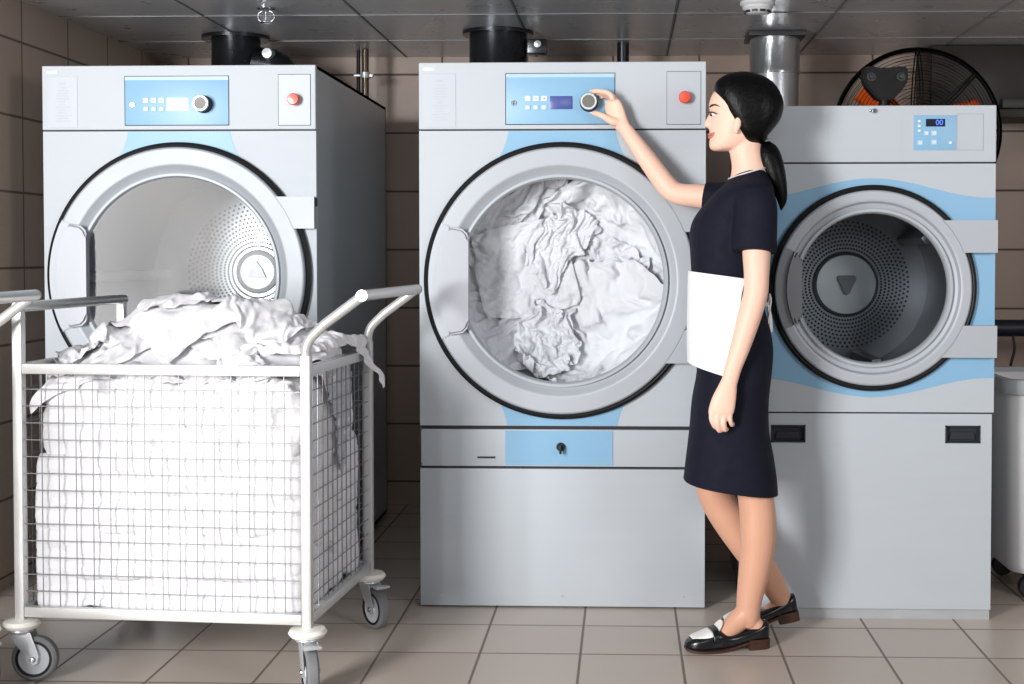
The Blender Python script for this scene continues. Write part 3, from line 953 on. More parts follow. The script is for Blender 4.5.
# ------------------------------------------------------------------ laundry cart
def caster(cart, x, y, swivel, brake):
    c = bpy.data.objects.new('caster', None); COL.objects.link(c); c.parent = cart; c.location = (x, y, 0)
    c.rotation_euler = (0, 0, swivel)
    b = B(); lathe(b, [(.0001, .172), (.018, .172), (.046, .168), (.052, .158), (.046, .149), (.02, .146), (.0001, .146)], (0, 0, 0), 'z', 40); obj('bumper', b, 'bumper_plastic', c)
    wx = .036      # trail
    b = B()
    lathe(b, [(.0001, .147), (.034, .147), (.036, .141), (.030, .134), (.0001, .133)], (0, 0, 0), 'z', 28)
    for s in (-1, 1):
        pts = [(-.028, .137), (.03, .137), (wx + .016, .075), (wx + .012, .052), (wx, .047), (wx - .012, .052), (wx - .016, .066), (-.014, .112)]
        prism(b, pts, s * .0205 - .0018, s * .0205 + .0018)
    obj('fork', b, 'zinc', c)
    b = B(); lathe(b, [(.046, -.0155), (.055, -.016), (.061, -.011), (.0625, 0), (.061, .011), (.055, .016), (.046, .0155)], (wx, 0, .0625), 'y', 48); obj('tyre', b, 'wheel_rubber', c)
    b = B(); lathe(b, [(.0495, -.0155), (.049, -.0168), (.0425, -.0168), (.042, -.012), (.042, .012), (.0425, .0168), (.049, .0168), (.0495, .0155)], (wx, 0, .0625), 'y', 48); obj('wheel_seal', b, 'gasket_rubber', c)
    b = B(); lathe(b, [(.0001, -.017), (.014, -.017), (.018, -.013), (.036, -.012), (.0435, -.0135), (.0435, .0135), (.036, .012), (.018, .013), (.014, .017), (.0001, .017)], (wx, 0, .0625), 'y', 48); obj('wheel_hub', b, 'wheel_hub', c)
    b = B(); lathe(b, [(.0001, -.027), (.006, -.0265), (.0085, -.023), (.0085, .023), (.006, .0265), (.0001, .027)], (wx, 0, .0625), 'y', 20); obj('axle_bolt', b, 'chrome', c)
    if brake:
        b = B(); box(b, -.012, .075, -.017, .017, .126, .131, .002)
        bmesh.ops.rotate(b, verts=b.verts, matrix=Matrix.Rotation(-.12, 3, 'Y'), cent=(0, 0, .13)); box(b, .062, .082, -.024, .024, .131, .139, .002)
        obj('brake_lever', b, 'zinc', c)
    return c

CW, CD = .806, .622
def laundry_cart(label, loc, rz):
    t = thing('laundry_cart', label, 'cart', loc, rz, 'wire laundry carts')
    hx, hy = CW / 2, CD / 2
    ZB, ZT, q = .192, .858, .0135
    for sx in (-1, 1):
        for sy in (-1, 1):
            b = B(); box(b, sx * hx - q, sx * hx + q, sy * hy - q, sy * hy + q, .165, 1.02 if sx < 0 else .90, .004)
            obj('post', b, 'white_frame', t)
    for z, nm in ((ZB, 'bottom_rail'), (ZT, 'top_rail')):
        for s in (-1, 1):
            b = B(); box(b, -hx + q, hx - q, s * hy - .012, s * hy + .012, z - .014, z + .014, .003); obj(nm, b, 'white_frame', t)
            b = B(); box(b, s * hx - .012, s * hx + .012, -hy + q, hy - q, z - .014, z + .014, .003); obj(nm, b, 'white_frame', t)
    b = B(); box(b, -hx + .012, hx - .012, -hy + .012, hy - .012, ZB - .008, ZB - .002); obj('floor_tray', b, 'zinc', t, smooth=False)
    n1, n2, nz = 15, 12, 13
    rw = .0016
    for s in (-1, 1):
        b = B(); y = s * (hy - .002)
        for i in range(1, n1 + 1):
            x = -hx + q + (CW - 2 * q) * i / (n1 + 1); tube(b, [(x, y, ZB), (x, y, ZT)], rw, 6)
        for i in range(1, nz + 1):
            z = ZB + .01 + (ZT - ZB - .02) * i / (nz + 1); tube(b, [(-hx, y - .003 * s * -1, z), (hx, y + .003 * s, z)], rw, 6)
        obj('wire_panel', b, 'steel_wire', t)
        b = B(); x = s * (hx - .002)
        for i in range(1, n2 + 1):
            y = -hy + q + (CD - 2 * q) * i / (n2 + 1); tube(b, [(x, y, ZB), (x, y, ZT)], rw, 6)
        for i in range(1, nz + 1):
            z = ZB + .01 + (ZT - ZB - .02) * i / (nz + 1); tube(b, [(x + .003 * s, -hy, z), (x + .003 * s, hy, z)], rw, 6)
        obj('wire_panel', b, 'steel_wire', t)
    # right push handle: bent arms and a round grip bar
    h = bpy.data.objects.new('push_handle', None); COL.objects.link(h); h.parent = t
    for sy in (-1, 1):
        b = B()
        pts = smooth_path([(hx, sy * hy, .885), (hx, sy * hy, .915), (hx + .012, sy * hy, .945), (hx + .05, sy * hy, .983)], 5) + [np.array((hx + .155, sy * hy, 1.06))]
        tube(b, pts, .0135, 16, up=(0, 1, 0)); obj('handle_arm', b, 'white_frame', h)
    b = B(); tube(b, [(hx + .155, -hy - .012, 1.06), (hx + .155, hy + .012, 1.06)], .0155, 20); obj('grip_bar', b, 'steel_tube', h)
    for sy in (-1, 1):
        b = B(); lathe(b, [(.0001, sy * (hy + .016)), (.013, sy * (hy + .015)), (.016, sy * (hy + .008))], (hx + .155, 0, 1.06), 'y', 20); obj('end_cap', b, 'steel_tube', h)
    # left bar joining the two tall posts
    h = bpy.data.objects.new('push_bar', None); COL.objects.link(h); h.parent = t
    b = B(); tube(b, [(-hx, -hy - .01, 1.026), (-hx, hy + .02, 1.026)], .0145, 20); obj('grip_bar', b, 'steel_tube', h)
    caster(t, -hx, -hy, .15, False); caster(t, hx, -hy, -1.1, True)
    caster(t, hx, hy, -.75, True); caster(t, -hx, hy, .3, False)
    return t

FLw, FRw = at(19.5, 620, 3.545), at(310.5, 627, 3.477)
ang = math.atan2(FRw.y - FLw.y, FRw.x - FLw.x) + math.radians(.6)
Rz = Matrix.Rotation(ang, 3, 'Z')
mid = (FLw + FRw) / 2; mid.z = 0
CC = mid + Rz @ Vector((0, CD / 2, 0))
CART = laundry_cart('wire mesh laundry cart heaped with white linen in front of the left dryer', CC, ang)
end = at(40, 299, 3.50)
c2 = Vector((end.x, 3.475, 0)) - Vector((CW / 2 + .155, CD / 2 + .012, 0))
CART2 = dup(CART, c2, 0, 'laundry cart outside the left edge, only its grip bar end and arm in view')

# ------------------------------------------------------------------ the heap in the cart
def blob(name, c, r, seed, label, e=2.6, big=1.25, amp=.035, small=1.12, amp2=.007, lev=4, m='linen_white', aniso=None, rot=0):
    b = B(); bmesh.ops.create_icosphere(b, subdivisions=lev, radius=1)
    V = np.array([v.co[:] for v in b.verts]); f = [[v.index for v in q.verts] for q in b.faces]; b.free()
    k = (np.abs(V) ** e).sum(1) ** (-1 / e)
    V = V * k[:, None] * np.array(r)
    rr = np.random.default_rng(seed); off = Vector(tuple(rr.uniform(-30, 30, 3)))
    V *= np.array([1 + (.16 if e < 3 else .06) * noise.noise(Vector(tuple(p * 5)) + off) for p in V])[:, None]
    P, f = crumple(V, f, seed, big, amp, small, amp2, aniso, lo=.35, freq=8)
    if rot:
        cr, sr = math.cos(rot), math.sin(rot); P = P @ np.array([[cr, 0, sr], [0, 1, 0], [-sr, 0, cr]])
    P = P + np.array(c)
    hx, hy = CW / 2 - .011, CD / 2 - .011
    def soft(v, lim, low):      # cloth pressed against the mesh: folds flatten, they are not cut
        a = np.abs(v); m_ = .045
        out = lim - m_ + m_ * np.tanh((a - lim + m_) / m_ * .55) / np.tanh(.55 * 3)
        return np.where(low & (a > lim - m_), np.sign(v) * np.minimum(out, lim), v)
    low = P[:, 2] < .87
    P[:, 0] = soft(P[:, 0], hx, low); P[:, 1] = soft(P[:, 1], hy, low)
    P[:, 2] = np.maximum(P[:, 2], .196)
    W = P @ np.array(Rz.to_4x4().to_3x3()).T + np.array(CC)
    o = sheet_obj(name, W, f, m, 0)
    return tag(o, label, 'linen', 'white linen heaped in the cart')

def patch3(name, poly, O, U, Vv, seed, label, step=.013, big=1.3, amp=.02, small=1.12, amp2=.005, dome=.02, cut=.04, bendf=None, m='linen_white', aniso=None, thick=0):
    vo, fs, D = poly_mesh(np.array(poly, float), step)
    U, Vv, O = (np.array(Vector(a)) for a in (U, Vv, O)); N = np.cross(U, Vv)
    h = np.sqrt(1 - (1 - np.clip(D / cut, 0, 1)) ** 2) * dome
    V = O + vo[:, :1] * U + vo[:, 1:] * Vv + h[:, None] * N
    if bendf: V = bendf(V, vo)
    fs = [f if np.dot(np.cross(V[f[1]] - V[f[0]], V[f[2]] - V[f[0]]), N) > 0 else (f[0], f[2], f[1]) for f in fs]
    P, f2 = crumple(V, fs, seed, big, amp, small, amp2, aniso)
    W = P @ np.array(Rz.to_4x4().to_3x3()).T + np.array(CC)
    o = sheet_obj(name, W, f2, m, 1, thick)
    return tag(o, label, 'linen', 'white linen heaped in the cart')

blob('linen_bundle', (-.015, 0, .268), (.425, .298, .08), 21, 'flat white linen bundle on the floor of the mesh cart, lowest of the heap', 7, 1.30, .03, amp2=.007, aniso=(1, 0, 0))
blob('linen_bundle', (-.02, 0, .385), (.43, .298, .09), 22, 'white linen bundle second from the bottom of the mesh cart', 7, 1.30, .03, amp2=.007, aniso=(1, 0, 0))
blob('linen_bundle', (-.01, 0, .515), (.42, .298, .105), 23, 'white linen bundle across the middle of the mesh cart, third from its bottom', 7, 1.30, .03, amp2=.007, aniso=(1, 0, .1))
blob('linen_bundle', (-.165, -.015, .70), (.215, .288, .14), 24, 'white linen bundle in the left half of the cart, just under the rim', 3.4, 1.30, .034)
blob('linen_bundle', (.195, -.005, .70), (.205, .292, .14), 25, 'white linen bundle in the right half of the cart, just under the rim', 3.4, 1.30, .034)
blob('linen_bundle', (.03, -.075, .755), (.30, .22, .09), 26, 'white linen bundle behind the middle of the cart\'s front top rail', 3, 1.26, .03)
HLAB = ['white sheet spread under the left half of the heap above the cart rim', 'white sheet spread under the right half of the heap above the cart rim', 'crumpled white cloth on the left slope of the heap in the cart',
        'white sheet draped over the right slope of the heap in the cart', 'white sheet folded over the middle of the heap in the cart', 'rumpled white cloth lying along the front right of the heap, behind the rail',
        'crumpled white cloth at the very top of the heap in the cart', 'crumpled white cloth right of the topmost one in the cart', 'small crumpled white cloth at the left end of the heap above the rail']
for (V, f), lab in zip(HEAP_SHEETS, HLAB):
    x, y, z = V[:, 0] * .95, V[:, 1] * .98, V[:, 2]
    in_ = z < .03
    x = np.where(in_, softcap(x, CW / 2 - .014, .03), x); y = np.where(in_, softcap(y, CD / 2 - .014, .03), y)
    V = relax(np.stack([x, y, z * 1.0], 1), np.vstack([f[:, [0, 1, 2]], f[:, [0, 2, 3]]]), 2, .4)
    W = (V + np.array([0, 0, .864])) @ np.array(Rz.to_4x4().to_3x3()).T + np.array(CC)
    o = sheet_obj('linen_cloth', W, f, 'linen_white', 2)
    tag(o, lab, 'linen', 'white linen heaped in the cart')
def over(V, vo):
    V = V.copy(); d = np.clip(vo[:, 0] - .06, 0, 1); V[:, 2] += .035 * np.exp(-((vo[:, 0] + .06) ** 2 + (vo[:, 1] + .05) ** 2) / .012); V[:, 2] -= d * .8 + 2.0 * d * d; V[:, 0] -= d * .35
    return V
patch3('linen_sheet', [(-.18, -.30), (-.02, -.30), (.045, -.16), (.06, -.03), (.10, .03), (.165, .05), (.175, .08), (.09, .10), (.05, .15), (-.08, .18), (-.18, .02)], (.335, .15, .888), (1, 0, 0), (0, 1, 0), 34, 'white sheet spilling over the back right corner of the cart', dome=.02, big=1.25, amp=.02, bendf=over)
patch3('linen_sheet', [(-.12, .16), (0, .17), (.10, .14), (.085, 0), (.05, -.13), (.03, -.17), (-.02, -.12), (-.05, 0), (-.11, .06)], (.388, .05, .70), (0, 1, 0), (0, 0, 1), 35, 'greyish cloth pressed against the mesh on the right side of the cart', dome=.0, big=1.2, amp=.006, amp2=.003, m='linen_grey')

# ------------------------------------------------------------------ the woman
FOOT = at(742, 652, 3.92); FOOT.z = 0
WO = thing('person', 'woman in a navy dress and white half apron turning the dial of the middle dryer', 'person', FOOT)
YC = 4.0                                    # her middle plane
def P(px, py, Y=YC): return at(px, py, Y)
def sec(py, xf, xb, hw, ef=2.3, eb=2.3, yc=YC):
    a, b = at(xf, py, yc), at(xb, py, yc)
    return (a.z, a.x, b.x, yc, hw, ef, eb)
def limb(bm, pts, rads, flat=None, n=5, seg=20, up=(0, 1, 0)):
    tube(bm, [P(*p) for p in pts], rads, seg, n, flat, up)

body = B()
# head: horizontal sections from the jaw up
head = [sec(151, 714, 728, .022), sec(149.5, 711, 736, .034, 2.1), sec(147, 709.6, 744, .043, 2.1), sec(143, 709.2, 752, .050, 2.1), sec(138.5, 709.8, 757, .056, 2.0),
        sec(134, 709.2, 762, .060, 2.0), sec(129, 709.6, 767, .064, 2.0), sec(123, 709.6, 773, .068, 2.0), sec(117, 710.2, 777, .071, 2.1), sec(112.5, 710.4, 779, .073, 2.2),
        sec(108, 709.0, 780, .074, 2.3), sec(102, 709.4, 780, .074, 2.3), sec(95, 712, 778, .071, 2.2), sec(88, 717, 773, .063, 2.2), sec(81, 726, 763, .046, 2.2), sec(77, 737, 752, .022, 2.2)]
loft_z(body, head, 48, 3)
# nose, lips, chin
nose = [sec(111, 709.6, 716, .0065, 1.8), sec(115, 708.3, 716, .007, 1.8), sec(119, 706.3, 716, .009, 1.8), sec(122.5, 704.4, 716, .0125, 1.9), sec(125, 703.9, 716, .0145, 2.0), sec(127, 705.6, 716, .0135, 2), sec(128.8, 708.5, 715, .009, 2)]
loft_z(body, nose[::-1], 20, 3)
ell(body, P(714.8, 146.6), (.0165, .022, .012), 16, 10)
# neck
tube(body, [P(744, 132), P(746, 150), P(749, 166), P(752, 186)], [.052, .050, .053, .062], 28, 4, [(.92, 1), (.92, 1), (.95, 1), (1, 1.2)], up=(0, 1, 0))
# trunk inside the dress
loft_z(body, [sec(386, 702, 764, .145), sec(352, 700, 768, .160), sec(320, 698, 764, .145), sec(292, 699, 757, .125), sec(270, 698, 762, .135), sec(240, 697, 768, .150), sec(215, 703, 770, .155), sec(197, 716, 770, .150), sec(184, 730, 768, .09)], 40, 3)
# near arm, hanging
SN = YC - .155
limb(body, [(756, 196, SN), (757, 225, SN - .012), (756.5, 253, SN - .022), (756.5, 276, SN - .03), (755.5, 294, SN - .036), (749, 318, SN - .042), (741, 345, SN - .045), (733.5, 367, SN - .047), (729.5, 382, SN - .048)],
     [.050, .045, .041, .0365, .0355, .034, .029, .0235, .0215], [(1, 1)] * 6 + [(.95, 1), (.85, 1.05), (.78, 1.1)], 4)
# far arm, reaching to the dial
SF = YC + .155
limb(body, [(746, 199, SF), (722, 199, SF + .005), (700, 196, SF + .02), (679, 194, SF + .045), (667, 186, SF + .06), (650, 163, SF + .085), (634, 141, SF + .10), (625.5, 129, SF + .11)],
     [.047, .043, .038, .0345, .034, .032, .026, .0205], [(1, 1)] * 6 + [(.95, 1), (.85, 1.05)], 5)
# near hand: palm and curled fingers
HN = SN - .048
def seg_finger(pts, r0, r1):
    n = len(pts); tube(body, pts, [r0 + (r1 - r0) * i / (n - 1) for i in range(n)], 12, 4, up=(0, 1, 0))
tube(body, [P(729.5, 380, HN), P(727, 390, HN - .004), P(724, 400, HN - .006), P(721.5, 410, HN - .006), P(720.5, 415, HN - .003)], [.0215, .026, .031, .033, .028], 24, 4,
     [(.72, 1.05), (.60, 1.12), (.50, 1.12), (.46, 1.10), (.42, 1.05)], up=(0, 1, 0))
for (kx, ky), (tx, ty), r, dy in (((711.5, 409.5), (714.8, 426.5), .0088, .000), ((717.6, 412.5), (719.3, 430.3), .0090, -.003), ((724, 412.5), (725.2, 429.5), .0088, -.002), ((730.3, 409.5), (731.6, 424.5), .0080, .003)):
    a = P(kx, ky, HN - .004 + dy); b_ = P(kx - .6 + (tx - kx) * .3, ky + (ty - ky) * .62, HN - .010 + dy); c = P(tx, ty, HN + .002 + dy); d = P(tx + 1.6, ty - .6, HN + .018 + dy)
    seg_finger([a, (a + b_) / 2, b_, c, d], r, r * .84)
# thumb from the front side of the palm
seg_finger([P(723, 391, HN + .006), P(715.5, 401, HN + .012), P(711.5, 411, HN + .022), P(713, 421, HN + .03)], .0125, .0082)
# far hand on the dial
HF = 4.27
dial = P2 + Vector((.0885, 0, 0)); DX, DZ, DY = P2.x + .0885, 1.664, 4.33
def K(dx, dy, dz): return Vector((DX + dx, DY - dy, DZ + dz))
wr = P(625.5, 129, SF + .11)
tube(body, [wr, P(620.5, 122.5, HF + .008), P(616, 114, HF + .012), P(612.8, 104.5, HF + .012), P(611.3, 99.5, HF + .012)], [.0205, .0255, .0305, .029, .021], 24, 4,
     [(.85, 1.05), (.62, 1.1), (.52, 1.08), (.50, 1.05), (.5, .95)], up=(.35, 1, .2))
def kf(pts, r0, r1): seg_finger([Vector(p) for p in pts], r0, r1)
idx0 = P(612.5, 100.5, HF - .004)
kf([idx0, P(611.5, 95.8, HF - .004), P(606.5, 92.4, HF + .002), P(599, 91.2, HF + .012), K(.012, .034, .0335)], .0098, .0078)
kf([P(614.5, 101, HF + .012), P(613, 96.5, HF + .014), P(607.5, 93.6, HF + .020), P(600.5, 93.6, HF + .027), K(.022, .020, .032)], .0096, .0078)
kf([P(616.5, 103.5, HF + .024), P(614.5, 99, HF + .028), P(609.5, 96.5, HF + .035), K(.048, .014, .022), K(.036, .010, .014)], .0092, .0074)
kf([P(618, 107.5, HF + .034), P(615.5, 104.5, HF + .040), P(611, 103, HF + .042), K(.052, .012, .002)], .0084, .0068)
kf([P(619, 122, HF + .004), P(612.5, 121.5, HF - .004), P(606, 117.8, HF + .002), P(599.5, 114.6, HF + .010), K(.014, .032, -.036)], .0145, .0082)
# legs
YN, YR = YC - .085, YC + .075
b_leg = B()
limb(b_leg, [(735, 385, YC - .07), (742, 435, YC - .075), (753, 480, YN), (756.5, 503, YN), (758, 522, YN), (757.6, 545, YN), (754.3, 570, YN), (750.8, 590, YN), (748.6, 606, YN), (748, 617, YN), (748, 626, YN)],
     [.078, .066, .055, .0535, .0545, .0525, .047, .041, .037, .035, .028], None, 4, 24)
limb(b_leg, [(748, 612, YN), (737, 622, YN - .006), (724, 633, YN - .02), (710, 642, YN - .03), (698, 646, YN - .04)], [.035, .032, .028, .022, .016], [(1, 1), (1, 1), (1.05, .95), (1.2, .8), (1.25, .7)], 4, 20)
ell(b_leg, P(756, 629, YN - .003), (.028, .024, .036), 18, 12)
limb(b_leg, [(735, 385, YC + .07), (722, 440, YR), (714, 480, YR), (718, 500, YR), (731, 522, YR), (748, 547, YR), (765, 572, YR), (776, 590, YR + .005), (783, 603, YR + .01), (786, 612, YR + .01)],
     [.078, .066, .057, .054, .054, .051, .044, .036, .031, .027], None, 4, 24)
limb(b_leg, [(782, 604, YR + .01), (770, 614, YR + .01), (755, 624, YR + .01), (740, 630, YR + .01)], [.028, .028, .025, .016], [(1, 1), (1.0, 1), (1.1, .9), (1.2, .7)], 4, 20)
leg_me = b_leg
bm2 = body
# one continuous body: arms, head, trunk and legs fused
tmp = bpy.data.meshes.new('tmp'); leg_me.to_mesh(tmp); body.from_mesh(tmp); leg_me.free(); bpy.data.meshes.remove(tmp)
BODY = remeshed('body', body, 'skin', WO, .0034, 3, FOOT)
# bare legs read a little browner (stockings): second material by height
BODY.data.materials.append(MATS['leg_skin'])
for p in BODY.data.polygons:
    if p.center.z < .62: p.material_index = 1

# face details
def small(name, bm, m, par=WO): return obj(name, bm, m, par, off=FOOT)
b = B()
for s in (-1,):
    tube(b, [P(708.9, 134.6, YC - .004), P(710.2, 134.2, YC - .014), P(713.0, 133.4, YC - .026), P(715.2, 132.6, YC - .034)], [.0035, .0042, .0035, .0012], 10, 4)
    tube(b, [P(709.3, 137.0, YC - .004), P(710.6, 137.0, YC - .014), P(713.2, 135.6, YC - .026), P(715.2, 132.8, YC - .034)], [.0042, .0048, .0035, .0012], 10, 4)
    tube(b, [P(708.9, 134.6, YC - .004), P(709.4, 134.6, YC + .012), P(712, 133.4, YC + .026)], [.0035, .004, .0012], 10, 4)
    tube(b, [P(709.3, 137.0, YC - .004), P(709.8, 137, YC + .012), P(712, 134, YC + .026)], [.0042, .0045, .0012], 10, 4)
small('lips', b, 'lip_pink')
for s in (-1, 1):
    b = B(); ell(b, P(713.2, 114.2, YC + s * .033), (.0105, .0105, .0075), 18, 12); e = small('eye', b, 'eye_white')
    b = B(); ell(b, P(711.2, 114.6, YC + s * .0375), (.0056, .0050, .0050), 14, 10); small('iris', b, 'iris_brown', e)
    b = B(); tube(b, [P(708.6, 113.8, YC + s * .031), P(709.6, 112.4, YC + s * .040), P(712.2, 112.2, YC + s * .046), P(715.4, 113.4, YC + s * .0515), P(717, 114.2, YC + s * .054)], [.0009, .0019, .0021, .0018, .0006], 8, 4); small('eyelash', b, 'lash_black', e)
    b = B(); tube(b, [P(709.6, 107.2, YC + s * .024), P(711.4, 105.4, YC + s * .038), P(715, 104.8, YC + s * .051), P(719.5, 106.4, YC + s * .061)], [.0012, .0026, .0022, .0008], 8, 4); small('eyebrow', b, 'lash_black')
    b = B(); ell(b, P(737.5, 124, YC + s * .0705), (.011, .007, .026), 16, 10, Matrix.Rotation(.25, 3, 'Y')); ell(b, P(736.2, 131, YC + s * .071), (.007, .006, .008), 12, 8); small('ear', b, 'skin')
# nails of the visible thumb and forefinger
b = B(); ell(b, K(.010, .040, -.037), (.007, .004, .003), 10, 6); small('fingernail', b, 'nail')
b = B(); ell(b, K(.008, .041, .034), (.006, .004, .003), 10, 6); small('fingernail', b, 'nail')

# hair
h = B()
hs = [sec(143.5, 745, 761, .044, 2.6), sec(140, 741.5, 764.5, .060, 2.8), sec(135, 737.5, 768.5, .072, 3.2), sec(129, 733.5, 773.5, .0785, 3.4), sec(122, 729, 779, .0825, 3.4), sec(115, 724.8, 782, .0845, 3.4),
      sec(108, 720.4, 783.3, .085, 3.2), sec(101, 716.6, 783, .084, 3), sec(94, 714.4, 780.5, .081, 2.8), sec(87, 713.8, 776.5, .076, 2.5), sec(80, 717.5, 769.5, .064, 2.3), sec(75, 725.5, 759, .046, 2.2), sec(72.2, 735, 750, .022, 2.2)]
loft_z(h, hs, 48, 3)
# nape: hair swept back into the tie
tube(h, [P(748, 139), P(757, 141), P(765.5, 143.5)], [.045, .032, .014], 20, 4, up=(0, 1, 0))
HAIR = remeshed('hair', h, 'hair_black', WO, .005, 3, FOOT)
h = B()
tube(h, [P(765, 142), P(766.5, 149, YC - .005), P(770, 160, YC - .012), P(775.5, 175, YC - .022), P(780, 190, YC - .026), P(782, 201, YC - .026), P(781, 210, YC - .024)], [.014, .031, .037, .031, .022, .014, .003], 24, 5,
     [(1, 1), (1, 1), (1, 1), (.95, 1), (.9, 1), (.9, 1), (.9, 1)], up=(0, 1, 0))
small('ponytail', h, 'hair_black', HAIR)
h = B(); lathe(h, [(.011, -.006), (.0165, -.004), (.018, 0), (.0165, .004), (.011, .006), (.011, -.006)], (0, 0, 0), 'x', 24)
bmesh.ops.rotate(h, verts=h.verts, matrix=Matrix.Rotation(.75, 3, 'Y'), cent=(0, 0, 0)); bmesh.ops.translate(h, verts=h.verts, vec=P(765, 142.5))
small('hair_tie', h, 'knob_rim', HAIR)

# dress: bodice, skirt and sleeves in one
d = B()
HEMZ = P(750, 490).z
def hem(x, y, z):
    return 0
ds = [sec(497, 683.5, 777, .172, 2.6, 2.6), sec(492, 683.5, 777, .172, 2.6, 2.6), sec(477, 684, 776, .172, 2.6, 2.6), sec(455, 686.5, 773, .171, 2.6, 2.4), sec(430, 689.5, 768.5, .170, 2.6, 2.4), sec(400, 692, 768, .171, 2.5), sec(372, 697, 771, .172, 2.5),
      sec(350, 695.5, 772.5, .168, 2.4), sec(330, 694.5, 770, .156, 2.4), sec(308, 693.5, 764, .140, 2.4), sec(290, 693.5, 761, .134, 2.4), sec(272, 691.5, 763, .142, 2.4), sec(252, 690.2, 768, .150, 2.3),
      sec(234, 689.6, 772, .156, 2.2), sec(220, 693, 774, .160, 2.2), sec(207, 702, 774.5, .163, 2.3), sec(196, 712, 774, .162, 2.4), sec(188, 720, 772.5, .148, 2.4), sec(181, 727.5, 770.5, .105, 2.4), sec(174.5, 735, 767.5, .072, 2.3), sec(171, 742, 765.5, .058, 2.2)]
rows = loft_z(d, ds, 56, 3)
# hem: lower at the back and near side than at the front
limb(d, [(753, 193, SN + .012), (755.5, 205, SN), (755.5, 222, SN - .008), (754.8, 240, SN - .016), (754.3, 252, SN - .022)], [.052, .062, .063, .064, .0655], None, 4, 28)
limb(d, [(750, 196, SF - .01), (736, 198, SF), (718, 199, SF + .008), (704, 197.5, SF + .016)], [.055, .056, .052, .050], None, 4, 24)
DRESS = remeshed('dress', d, 'dress_navy', WO, .005, 3, FOOT)
# crisp hem: trim everything under the slanted hem line
zf, zb = P(683, 478).z - FOOT.z, P(774, 491).z - FOOT.z
xf, xb = P(683, 478).x - FOOT.x, P(774, 493).x - FOOT.x
for v in DRESS.data.vertices:
    if v.co.z < .62:
        lim = zf + (zb - zf) * max(0, min(1, (v.co.x - xf) / (xb - xf)))
        if v.co.z < lim + .004: v.co.z = max(v.co.z, lim)
# seams and trim
b = B()
rim = []
for i in range(41):
    a = PI * (.02 + 1.96 * i / 40)
    c, s_ = math.cos(a), math.sin(a)
    p0, p1 = P(728.5, 181.5), P(767, 170.5)
    cx = (p0.x + p1.x) / 2; ax = (p1.x - p0.x) / 2
    x = cx + ax * c; y = YC + .073 * s_
    z = p0.z + (p1.z - p0.z) * (x - p0.x) / (p1.x - p0.x) + .008
    rim.append((x, y, z))
tube(b, rim, .0022, 8); small('collar_trim', b, 'collar_trim', DRESS)
# apron: wraps the front and the near and far hips
b = B()
top = [sec(271, 689.6, 765, .1475, 2.4), sec(285, 689.2, 764, .1425, 2.4), sec(300, 689, 766, .1445, 2.4), sec(318, 688.6, 768, .152, 2.5), sec(336, 688.4, 773, .165, 2.5), sec(350, 688.6, 775.5, .175, 2.5), sec(362, 689, 775, .178, 2.5)]
outer, inner = [], []
data = smooth_path(top, 3)
NA = 44
def arow(s, grow):
    z, xf_, xb_, yc, hw, ef, eb = s
    cx = (xf_ + xb_) / 2; a = (xb_ - xf_) / 2 + grow; hw = hw + grow
    row = []
    for k in range(NA + 1):
        ext = 1.86 - .40 * min(1, max(0, (data[0][0] - z) / .25)); t = PI - ext + 2 * ext * k / NA
        c, q = math.cos(t), math.sin(t); e = 2 / ef
        x = cx + a * math.copysign(abs(c) ** e, c); y = yc + hw * math.copysign(abs(q) ** e, q)
        u = (x - xf_) / (xb_ - xf_)
        row.append((x, y, z - .075 * u * (1 if True else 0) * (.4 + .6 * (1 - (z - data[-1][0]) / (data[0][0] - data[-1][0]))) ))
    return row
for s in data:
    outer.append([b.verts.new(p) for p in arow(s, .0045)]); inner.append([b.verts.new(p) for p in arow(s, .0015)])
n = len(outer)
for R_, fl in ((outer, 0), (inner, 1)):
    for i in range(n - 1):
        for k in range(NA):
            b.faces.new((R_[i][k], R_[i][k + 1], R_[i + 1][k + 1], R_[i + 1][k]))
for i in range(n - 1):
    for k in (0, NA): b.faces.new((outer[i][k], outer[i + 1][k], inner[i + 1][k], inner[i][k]))
for k in range(NA):
    for i in (0, n - 1): b.faces.new((outer[i][k], outer[i][k + 1], inner[i][k + 1], inner[i][k]))
APR = small('apron', b, 'apron_white')
for (pts) in ([(758, 298, YC - .10), (764, 302, YC - .05), (767.5, 305, YC)], [(768, 305, YC), (769.5, 296, YC - .02), (771, 301, YC - .045), (769.5, 312, YC - .05), (768.3, 318, YC - .03)], [(768, 306, YC - .01), (768.3, 322, YC - .04), (767, 336, YC - .06), (764.5, 349, YC - .075)], [(768, 306, YC), (770.5, 318, YC + .01), (771.5, 332, YC + .02)]):
    b = B(); tube(b, [P(*p) for p in pts], [.008] * len(pts), 10, 4, (1.0, .28), up=(0, 0, 1)); small('apron_string', b, 'apron_white', APR)

